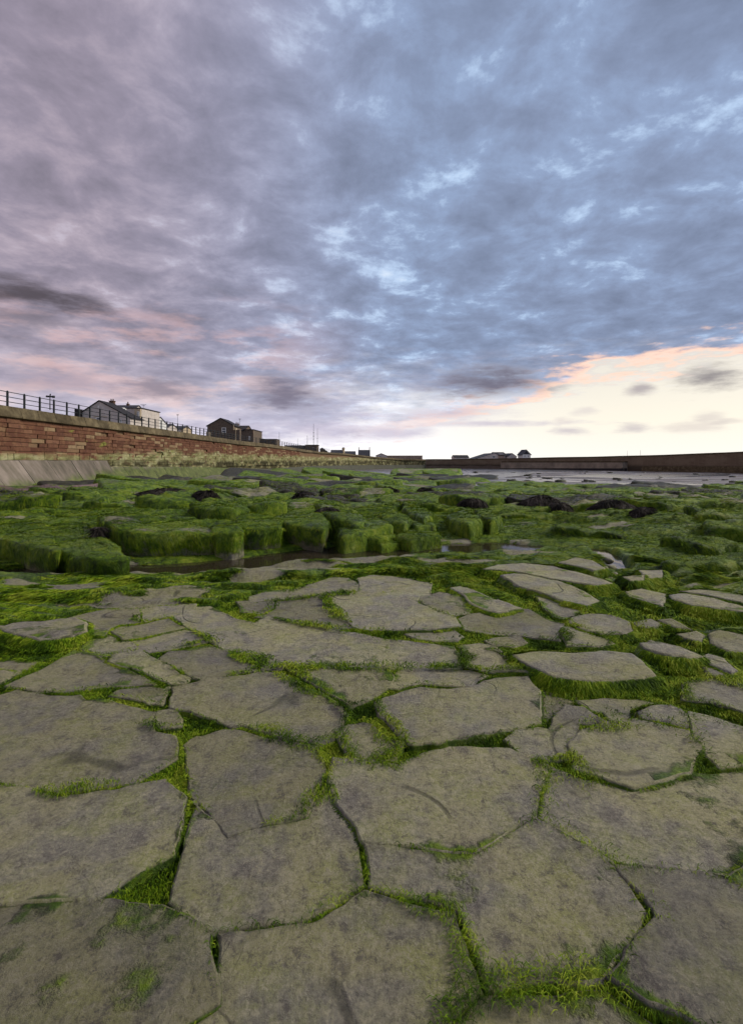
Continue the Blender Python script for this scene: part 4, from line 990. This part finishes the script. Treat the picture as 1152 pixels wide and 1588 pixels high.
# ------------------------------------------------------------------ houses on the promenade
def base_at(D, far=None): return capz(D)-.05 if far is None else far
class House:
    def __init__(s, name, D, depth, label, zb, px0, px1, cat='house'):
        s.D, s.depth, s.zb = D, depth, zb; s.o = empty(name, (at((px0+px1)/2, 700, D)[0], D, zb), label, cat, None)
    def X(s, px, D=None): return (px-CX)/F*(D or s.D)
    def Zp(s, py, D=None): return EYE+(HY-py)/F*(D or s.D)
    def gable(s, pl, pr_, pa, ye_l, ye_r, ya, mat, roof, over=.25):
        xl, xr, xa = s.X(pl), s.X(pr_), s.X(pa); zl, zr, za = s.Zp(ye_l), s.Zp(ye_r), s.Zp(ya)
        MB().prism([(xl, s.zb), (xr, s.zb), (xr, zr), (xa, za), (xl, zl)], s.D, s.D+s.depth).build('wall', mat, s.o)
        for sx, ex, ez in ((-1, xl, zl), (1, xr, zr)):
            dx_, dz_ = ex-xa, ez-za; l = math.hypot(dx_, dz_); ux, uz = dx_/l, dz_/l; nx, nz = (-uz*sx*-1, ux*sx*-1) if False else (abs(uz)*(1 if ex > xa else -1), abs(ux))
            e2 = (ex+ux*over, ez+uz*over); t = .16
            MB().prism([(xa+nx*.004, za+nz*.004), (e2[0]+nx*.004, e2[1]+nz*.004), (e2[0]+nx*t, e2[1]+nz*t), (xa, za+t/max(.2, abs(ux)))], s.D-over*.7, s.D+s.depth+over).build('roof', roof, s.o)
    def side(s, pl, pr_, ye, yr, mat, roof, over=.2, inset=0):
        xl, xr = s.X(pl), s.X(pr_); ze = s.Zp(ye); zr = s.Zp(yr, s.D+s.depth/2)
        m = s.depth/2
        MB().xprism([(s.D, s.zb), (s.D+s.depth, s.zb), (s.D+s.depth, ze), (s.D+m, zr-.10), (s.D, ze)], xl, xr).build('wall', mat, s.o)
        sl = (zr-ze)/m
        MB().xprism([(s.D-over, ze-sl*over+.02), (s.D+m, zr-.06), (s.D+m, zr+.12), (s.D-over, ze-sl*over+.2)], xl-over*.6, xr+over*.6).build('roof', roof, s.o)
        MB().xprism([(s.D+m+.004, zr-.06), (s.D+s.depth+over, ze-sl*over+.02), (s.D+s.depth+over, ze-sl*over+.2), (s.D+m+.004, zr+.12)], xl-over*.6, xr+over*.6).build('roof', roof, s.o)
    def flat(s, pl, pr_, yt, mat, roof):
        MB().box(s.X(pl), s.X(pr_), s.D, s.D+s.depth, s.zb, s.Zp(yt)).build('wall', mat, s.o)
        MB().box(s.X(pl)-.15, s.X(pr_)+.15, s.D-.15, s.D+s.depth+.15, s.Zp(yt)+.004, s.Zp(yt)+.16).build('roof', roof, s.o)
    def chimney(s, px, yb, yt, w, D=None, pots=2, mat=None):
        D = D or s.D+s.depth/2; x = s.X(px, D); w_ = w/F*D/2
        ch = MB().box(x-w_, x+w_, D-.35, D+.35, s.Zp(yb, D), s.Zp(yt, D)).build('chimney', mat or M_BRICK, s.o)
        m = MB().box(x-w_-.08, x+w_+.08, D-.43, D+.43, s.Zp(yt, D)+.003, s.Zp(yt, D)+.14)
        for k in range(pots): xx = x+(k-(pots-1)/2)*w_*.9; m.tube((xx, D, s.Zp(yt, D)+.14), (xx, D, s.Zp(yt, D)+.55), .13, 8, .10)
        c2 = m.build('pots', mat or M_BRICK); c2.parent = ch; c2.matrix_parent_inverse = ch.matrix_world.inverted()
    def window(s, pl, pr_, yt, yb, D=None, frame=None, bars=1):
        D = D or s.D; x0, x1, z0, z1 = s.X(pl, D), s.X(pr_, D), s.Zp(yb, D), s.Zp(yt, D); t = .12
        m = MB().box(x0, x0+t, D-.10, D-.003, z0, z1).box(x1-t, x1, D-.10, D-.003, z0, z1).box(x0+t, x1-t, D-.10, D-.003, z1-t, z1).box(x0+t, x1-t, D-.10, D-.003, z0, z0+t)
        if bars: m.box(x0+t, x1-t, D-.085, D-.003, (z0+z1)/2-.05, (z0+z1)/2+.05)
        w = m.build('window', frame or M_WHITE, s.o)
        g = MB().box(x0+t, x1-t, D-.045, D-.002, z0+t, z1-t).build('pane', M_GLASS); g.parent = w; g.matrix_parent_inverse = w.matrix_world.inverted()
    def panel(s, name, pl, pr_, yt, yb, mat, D=None, t=.06):
        D = D or s.D; MB().box(s.X(pl, D), s.X(pr_, D), D-t, D-.002, s.Zp(yb, D), s.Zp(yt, D)).build(name, mat, s.o)

h = House('gable_house', 85, 4.5, 'pale grey rendered gable house nearest on the promenade', 5.28, 117, 200)
h.gable(116, 202, 154, 647, 648, 622, M_RENDER, M_DKSLATE); h.window(151.8, 154, 629, 632, bars=0); h.panel('porch', 122, 128, 635, 650, M_DKSLATE, t=1.2); h.panel('string_course', 146, 166, 645.5, 646.6, M_CREAM)
h.window(149, 156, 647, 655); h.window(185, 189, 650, 656)
h = House('slate_house', 100, 9, 'slate roofed house with two chimneys and a white dormer behind the pale gable', 5.28, 168, 202)
h.side(160, 199, 640, 629, M_RENDER, M_SLATE); h.chimney(174, 633, 622.5, 7); h.chimney(198.5, 633, 627, 2.4, pots=1)
h.panel('dormer', 190, 196.5, 633, 642.5, M_WHITE, t=1.6); h.window(191.5, 195, 634, 641, D=98.35)
h = House('flat_roofed_house', 94, 8, 'flat topped grey house with a painted-in lit side, right of the slate roof', 5.28, 196, 220)
h.flat(196, 219.6, 633.5, M_RENDER, M_DKSLATE); h.panel('painted_lit_side', 210.5, 219.4, 634.2, 660, M_CREAM, t=.5); h.window(212.8, 216.2, 638, 646, D=93.45); h.window(198, 202, 652, 658); h.window(204, 207.5, 652, 658)  # cream panel puts the light on the grey house's side into the colour
h = House('low_house', 108, 7, 'low dark roofed house with a chimney and white front wall', 5.28, 221, 239)
h.side(220, 238, 655, 647, M_WHITE, M_DKSLATE); h.chimney(225, 651, 642, 2.6, pots=1); h.panel('door', 229, 231, 656.5, 663, M_DKSLATE); h.window(233.5, 236, 656.5, 660)
for (a, b2, ye, yr, D, lab, mt) in ((241, 259, 663.5, 658, 120, 'small roofed house just right of the low white fronted one', M_RENDER), (262, 283, 665.5, 661, 135, 'grey roofed house seen through the middle of the railing', M_CREAM)):
    h = House('terrace_house', D, 7, lab, 5.28, a, b2); h.side(a, b2, ye, yr, mt, M_SLATE); h.chimney(a+2, yr+1.5, yr-3, 1.8, pots=1)
    for k in range(3): u = a+3+k*(b2-a-6)/2.4; h.window(u, u+2.2, ye+1, ye+4.5)
h = House('stone_gable_house', 110, 6, 'dark brown stone gable house with one white window', 5.28, 322, 364)
h.gable(321.5, 363, 342, 660.5, 660.5, 649, M_STONE, M_DKSLATE); h.window(344, 350.6, 663, 671.5, frame=M_WHITE)
h.panel('lean_to', 363.2, 373.5, 667, 690, M_STONE, t=.9); h.panel('bargeboard', 362, 363.4, 659, 684, M_CREAM, t=.3); h.panel('downpipe', 367, 367.8, 664, 684, M_CREAM, t=1.1)
h.panel('boarded_fence', 322, 328, 670, 677, M_CREAM, t=1.0)
h = House('dark_back_house', 124, 10, 'dark house with a stepped roof right of the stone gable', 5.28, 365, 394)
h.flat(378, 392.6, 666.5, M_STONE, M_DKSLATE); h.side(364, 378, 668, 660.5, M_STONE, M_DKSLATE); h.chimney(366.5, 663, 657.5, 1.6, pots=1); h.chimney(369.5, 664, 658, 1.6, pots=1); h.panel('door', 385.5, 388, 676, 683, M_WHITE); h.panel('corner_strip', 391.6, 392.6, 667, 683, M_BRICK)
h = House('long_low_shed', 132, 5, 'long low dark flat roofed shed beside the railing', 5.0, 394, 429, 'shed')
h.flat(392.8, 428.5, 681.5, M_STONE, M_DKSLATE)
for k in range(5): h.window(396+k*6.4, 399.6+k*6.4, 683, 686.5, bars=0, frame=M_STONE)
h = House('dark_pavilion', 166, 6, 'dark low pavilion under the tall radio masts', 4.2, 473, 493, 'pavilion')
h.flat(473.5, 491.5, 690.2, M_STONE, M_DKSLATE); h.window(476, 480, 693, 697, frame=M_STONE); h.window(483, 487, 693, 697, frame=M_STONE); h.side(440, 472, 696, 691, M_STONE, M_DKSLATE)
h = House('ruined_hut', 172, 4, 'small dark peaked hut right of the low pavilion', 3.9, 496, 508, 'hut'); h.gable(496, 508, 499, 697, 702, 695, M_STONE, M_DKSLATE, .1)
h = House('slate_cottage', 205, 7, 'slate roofed cottage left of the pale round chimney', 2.9, 512, 530); h.side(512.5, 530, 703, 698, M_STONE, M_SLATE); h.window(516, 518.5, 703.4, 706, bars=0); h.window(523, 525.5, 703.4, 706, bars=0)
h = House('tower', 206, 3, 'pale round topped tower between two slate cottages', 2.8, 530, 535, 'tower')
mt_ = MB(); x_ = h.X(532.2); mt_.tube((x_, 207.5, 2.6), (x_, 207.5, h.Zp(696.5)), .55, 12, .55); mt_.build('shaft', M_CREAM, h.o, True)
mt_ = MB(); mt_.tube((x_, 207.5, h.Zp(696.5)), (x_, 207.5, h.Zp(694.5)), .70, 12, .62); mt_.build('head', M_CREAM, h.o, True)
mt_ = MB(); mt_.tube((x_, 207.5, h.Zp(694.5)), (x_, 207.5, h.Zp(693.4)), .62, 12, .15); mt_.build('cap', M_DKSLATE, h.o, True)
h = House('brick_cottage', 208, 7, 'slate cottage with a reddish end wall right of the pale tower', 2.8, 533, 552); h.side(533.5, 550.5, 704.5, 700, M_BRICK, M_SLATE); h.window(538, 540.5, 705, 707.5, bars=0); h.window(545, 547.5, 705, 707.5, bars=0)
h = House('steep_roofed_house', 216, 8, 'steep slate roofed house with a chimney at each end', 2.2, 555, 574); h.side(555.5, 573.5, 707, 698, M_STONE, M_SLATE); h.chimney(556.5, 700, 695, 1.0, pots=1); h.chimney(573, 700, 695, 1.0, pots=1); h.window(560, 562.5, 708, 710.5, bars=0)
FZ = 1.9
h = House('gabled_shed', 236, 7, 'small grey gabled shed at the left end of the long pale building', FZ, 582, 600, 'shed'); h.gable(583, 600, 591, 706.5, 706.8, 703.2, M_RENDER, M_DKSLATE, .2); h.window(588, 590, 707, 709, bars=0)
h = House('long_pale_building', 240, 7, 'long low pale boarded building beyond the bend of the wall', FZ, 600, 655, 'building'); h.flat(600.2, 655, 706.8, M_TIMBER, M_TIMBER)
for k in range(11): h.panel('pier', 602+k*5, 602.8+k*5, 707.2, 713, M_CREAM, t=.25)
# ------------------------------------------------------------------ harbour wall across the back
FW = [(660, 226, 712.0), (700, 225, 711.8), (770, 215, 711.0), (850, 199, 709.2), (925, 182, 707.8), (1000, 165, 706.0), (1080, 149, 703.2), (1152, 136, 700.0), (1300, 116, 694), (1480, 100, 686)]
HW = empty('harbour_wall', (at(850, 700, 199)[0], 199, -2), 'long dark brown harbour wall across the back of the beach', 'wall')
fp = [(at(px, y, d)) for px, d, y in FW]
def far_strip(pts, name, mat, parent, z0, z1, thick, off=0.0):
    m = MB(); vv = []
    for i, p in enumerate(pts):
        a = pts[max(0, i-1)]; b2 = pts[min(len(pts)-1, i+1)]; tx_, ty_ = b2[0]-a[0], b2[1]-a[1]; l = math.hypot(tx_, ty_); nx, ny = ty_/l, -tx_/l
        zz0 = z0(i, p) if callable(z0) else z0; zz1 = z1(i, p) if callable(z1) else z1
        for o_, z_ in ((off, zz0), (off, zz1), (off-thick, zz1), (off-thick, zz0)): vv.append((p[0]+nx*o_, p[1]+ny*o_, z_))
    f = [(k*4+i, k*4+(i+1) % 4, k*4+4+(i+1) % 4, k*4+4+i) for k in range(len(pts)-1) for i in range(4)]+[(0, 1, 2, 3), tuple(range(4*len(pts)-1, 4*len(pts)-5, -1))]
    m.add(vv, f); return m.build(name, mat, parent)
def lerp_pts(pts, n):
    P = np.array(pts); t = np.linspace(0, len(P)-1, n); return [tuple(np.interp(t_, np.arange(len(P)), P[:, k]) for k in range(3)) for t_ in t]
far_strip(lerp_pts(fp, 40), 'wall_face', M_FARW, HW, -3.0, lambda i, p: p[2]-.42, 1.6)
far_strip(lerp_pts(fp, 40), 'parapet', M_DKSLATE if False else M_COPE, HW, lambda i, p: p[2]-.416, lambda i, p: p[2]+.03*math.sin(i*7.3), 1.9, .12)
far_strip(lerp_pts(fp[5:], 24), 'foot_ledge', M_COPE, HW, -3.0, lambda i, p: EYE+(HY-723.2)/F*p[1], 1.0, 1.6)
far_strip(lerp_pts(fp[:4], 24), 'rubble_foot', M_STONE, HW, -3.0, lambda i, p: EYE+(HY-722.6-.8*math.sin(i*2.1))/F*p[1], 1.5, 2.2)
m_conc2 = plain('grey_concrete', (0.25, 0.21, 0.16), 0.9, 0.3, 0.35)
BP_ = [(at(px, 715, d)) for px, d in ((778, 211), (850, 196.5), (925, 179.5), (968, 170))]
BS = empty('concrete_buttress', BP_[1], 'lighter grey concrete apron built against the harbour wall', 'apron')
far_strip(lerp_pts(BP_, 14), 'apron_face', m_conc2, BS, -3.0, lambda i, p: EYE+(HY-717.2)/F*p[1], 3.5, 1.0)
far_strip(lerp_pts(BP_, 14), 'ledge', M_COPE, BS, lambda i, p: EYE+(HY-717.0)/F*p[1], lambda i, p: EYE+(HY-715.2)/F*p[1], 2.2, .3)
far_strip(lerp_pts(BP_, 14), 'toe', M_DKSLATE, BS, -3.0, lambda i, p: EYE+(HY-726.2)/F*p[1], 3.0, 1.5)
v = []
for p in fp: v += [(p[0], p[1]+.8, p[2]-.5), (p[0]*1.5, p[1]*1.6+20, p[2]-.5)]
tag(link('quay', pyd('quay', v, [(2*i, 2*i+2, 2*i+3, 2*i+1) for i in range(len(fp)-1)]), M_PROM), 'level ground behind the harbour wall', None, None, 'structure')
h = House('harbour_shed', 240, 8, 'low grey roofed shed alone on the harbour wall', 1.6, 704, 727, 'shed'); h.side(704.2, 727, 709.4, 706, M_RENDER, M_DKSLATE)
for k in range(4): h.window(707+k*4.6, 709.6+k*4.6, 709.9, 711.4, bars=0)
h = House('long_roofed_hall', 232, 20, 'hall with a long sloping grey roof, left of the harbour group', 1.6, 738, 770, 'hall')
h.gable(738, 772, 766, 711.6, 705.2, 702.8, M_RENDER, M_SLATE, .15); h.window(763, 768, 707, 710, bars=0)
h = House('dark_roofed_hall', 234, 16, 'hall with a dark roof and skylight in the harbour group', 1.6, 769, 790, 'hall'); h.side(770, 787, 706.5, 701.4, M_TIMBER, M_DKSLATE); h.panel('skylight', 773, 778, 703.4, 704.8, M_WHITE, D=236, t=2.2); h.window(782, 786, 707, 710, bars=0)
h = House('small_gable_hall', 231, 14, 'small pale gable at the right of the harbour group', 1.6, 788, 801, 'hall'); h.gable(788, 801, 794, 707.6, 708, 703.2, M_RENDER, M_SLATE, .15); h.window(792.5, 794.5, 706.5, 708.5, bars=0)
h = House('pointed_roof_house', 224, 7, 'white house with a steep pointed dark roof standing alone', 1.6, 809, 824); h.gable(810, 822.6, 816, 704.6, 704.6, 697.8, M_WHITE, M_SLATE, .5); MB().prism([(h.X(811), h.Zp(704.4)), (h.X(821.6), h.Zp(704.4)), (h.X(816), h.Zp(698.6))], h.D-.12, h.D-.003).build('gable_boarding', M_SLATE, h.o)
h.window(812.5, 814.5, 706, 708.5, bars=0); h.window(818, 820, 706, 708.5, bars=0)

# masts and aerials against the sky
def mast(px, yt, yb, D, label, arms=(), r=.05, name='aerial_mast'):
    x, _, zt = at(px, yt, D); zb = at(px, yb, D)[2]; o = empty(name, (x, D, zb), label, 'mast', 'masts and aerials above the roofs')
    MB().tube((x, D, zb), (x, D, zt), r, 6, r*.6).build('pole', M_METAL, o)
    for w, y in arms: z = at(px, y, D)[2]; MB().tube((x-w/2/F*D, D, z), (x+w/2/F*D, D, z), r*.7, 6).build('arm', M_METAL, o)
mast(222.5, 627, 650, 100, 'thin television aerial above the flat topped house', ((9, 627.3), (5, 629)), .045)
mast(275.5, 642, 666, 120, 'television aerial above the middle of the railing', ((4, 642.5), (3, 644)), .05)
mast(371.8, 649, 664, 126, 'forked television aerial right of the dark stone gable', ((4, 649.4), (2.5, 650.8)), .05)
mast(433, 670, 690, 150, 'lone thin mast right of the long low shed', (), .06)
mast(461.5, 680, 696, 165, 'short thin mast left of the dark pavilion', (), .06)
mast(476.5, 675, 692, 166, 'leaning short mast nearest the tall pair', (), .07)
mast(486.2, 657, 692, 166, 'tallest radio mast with side arms over the dark pavilion', ((3, 676.5), (2, 681), (2.4, 671)), .085)
mast(492.2, 664, 694, 166, 'second tall radio mast at the right end of the dark pavilion', ((1.4, 680),), .075)
mast(803.5, 701.5, 713, 226, 'thin pole left of the white pointed house', (), .07)
mast(972.5, 698.5, 708, 176, 'left one of two faint poles on the right part of the harbour wall', (), .045)
mast(993, 698, 708, 172, 'right one of two faint poles on the right part of the harbour wall', (), .045)
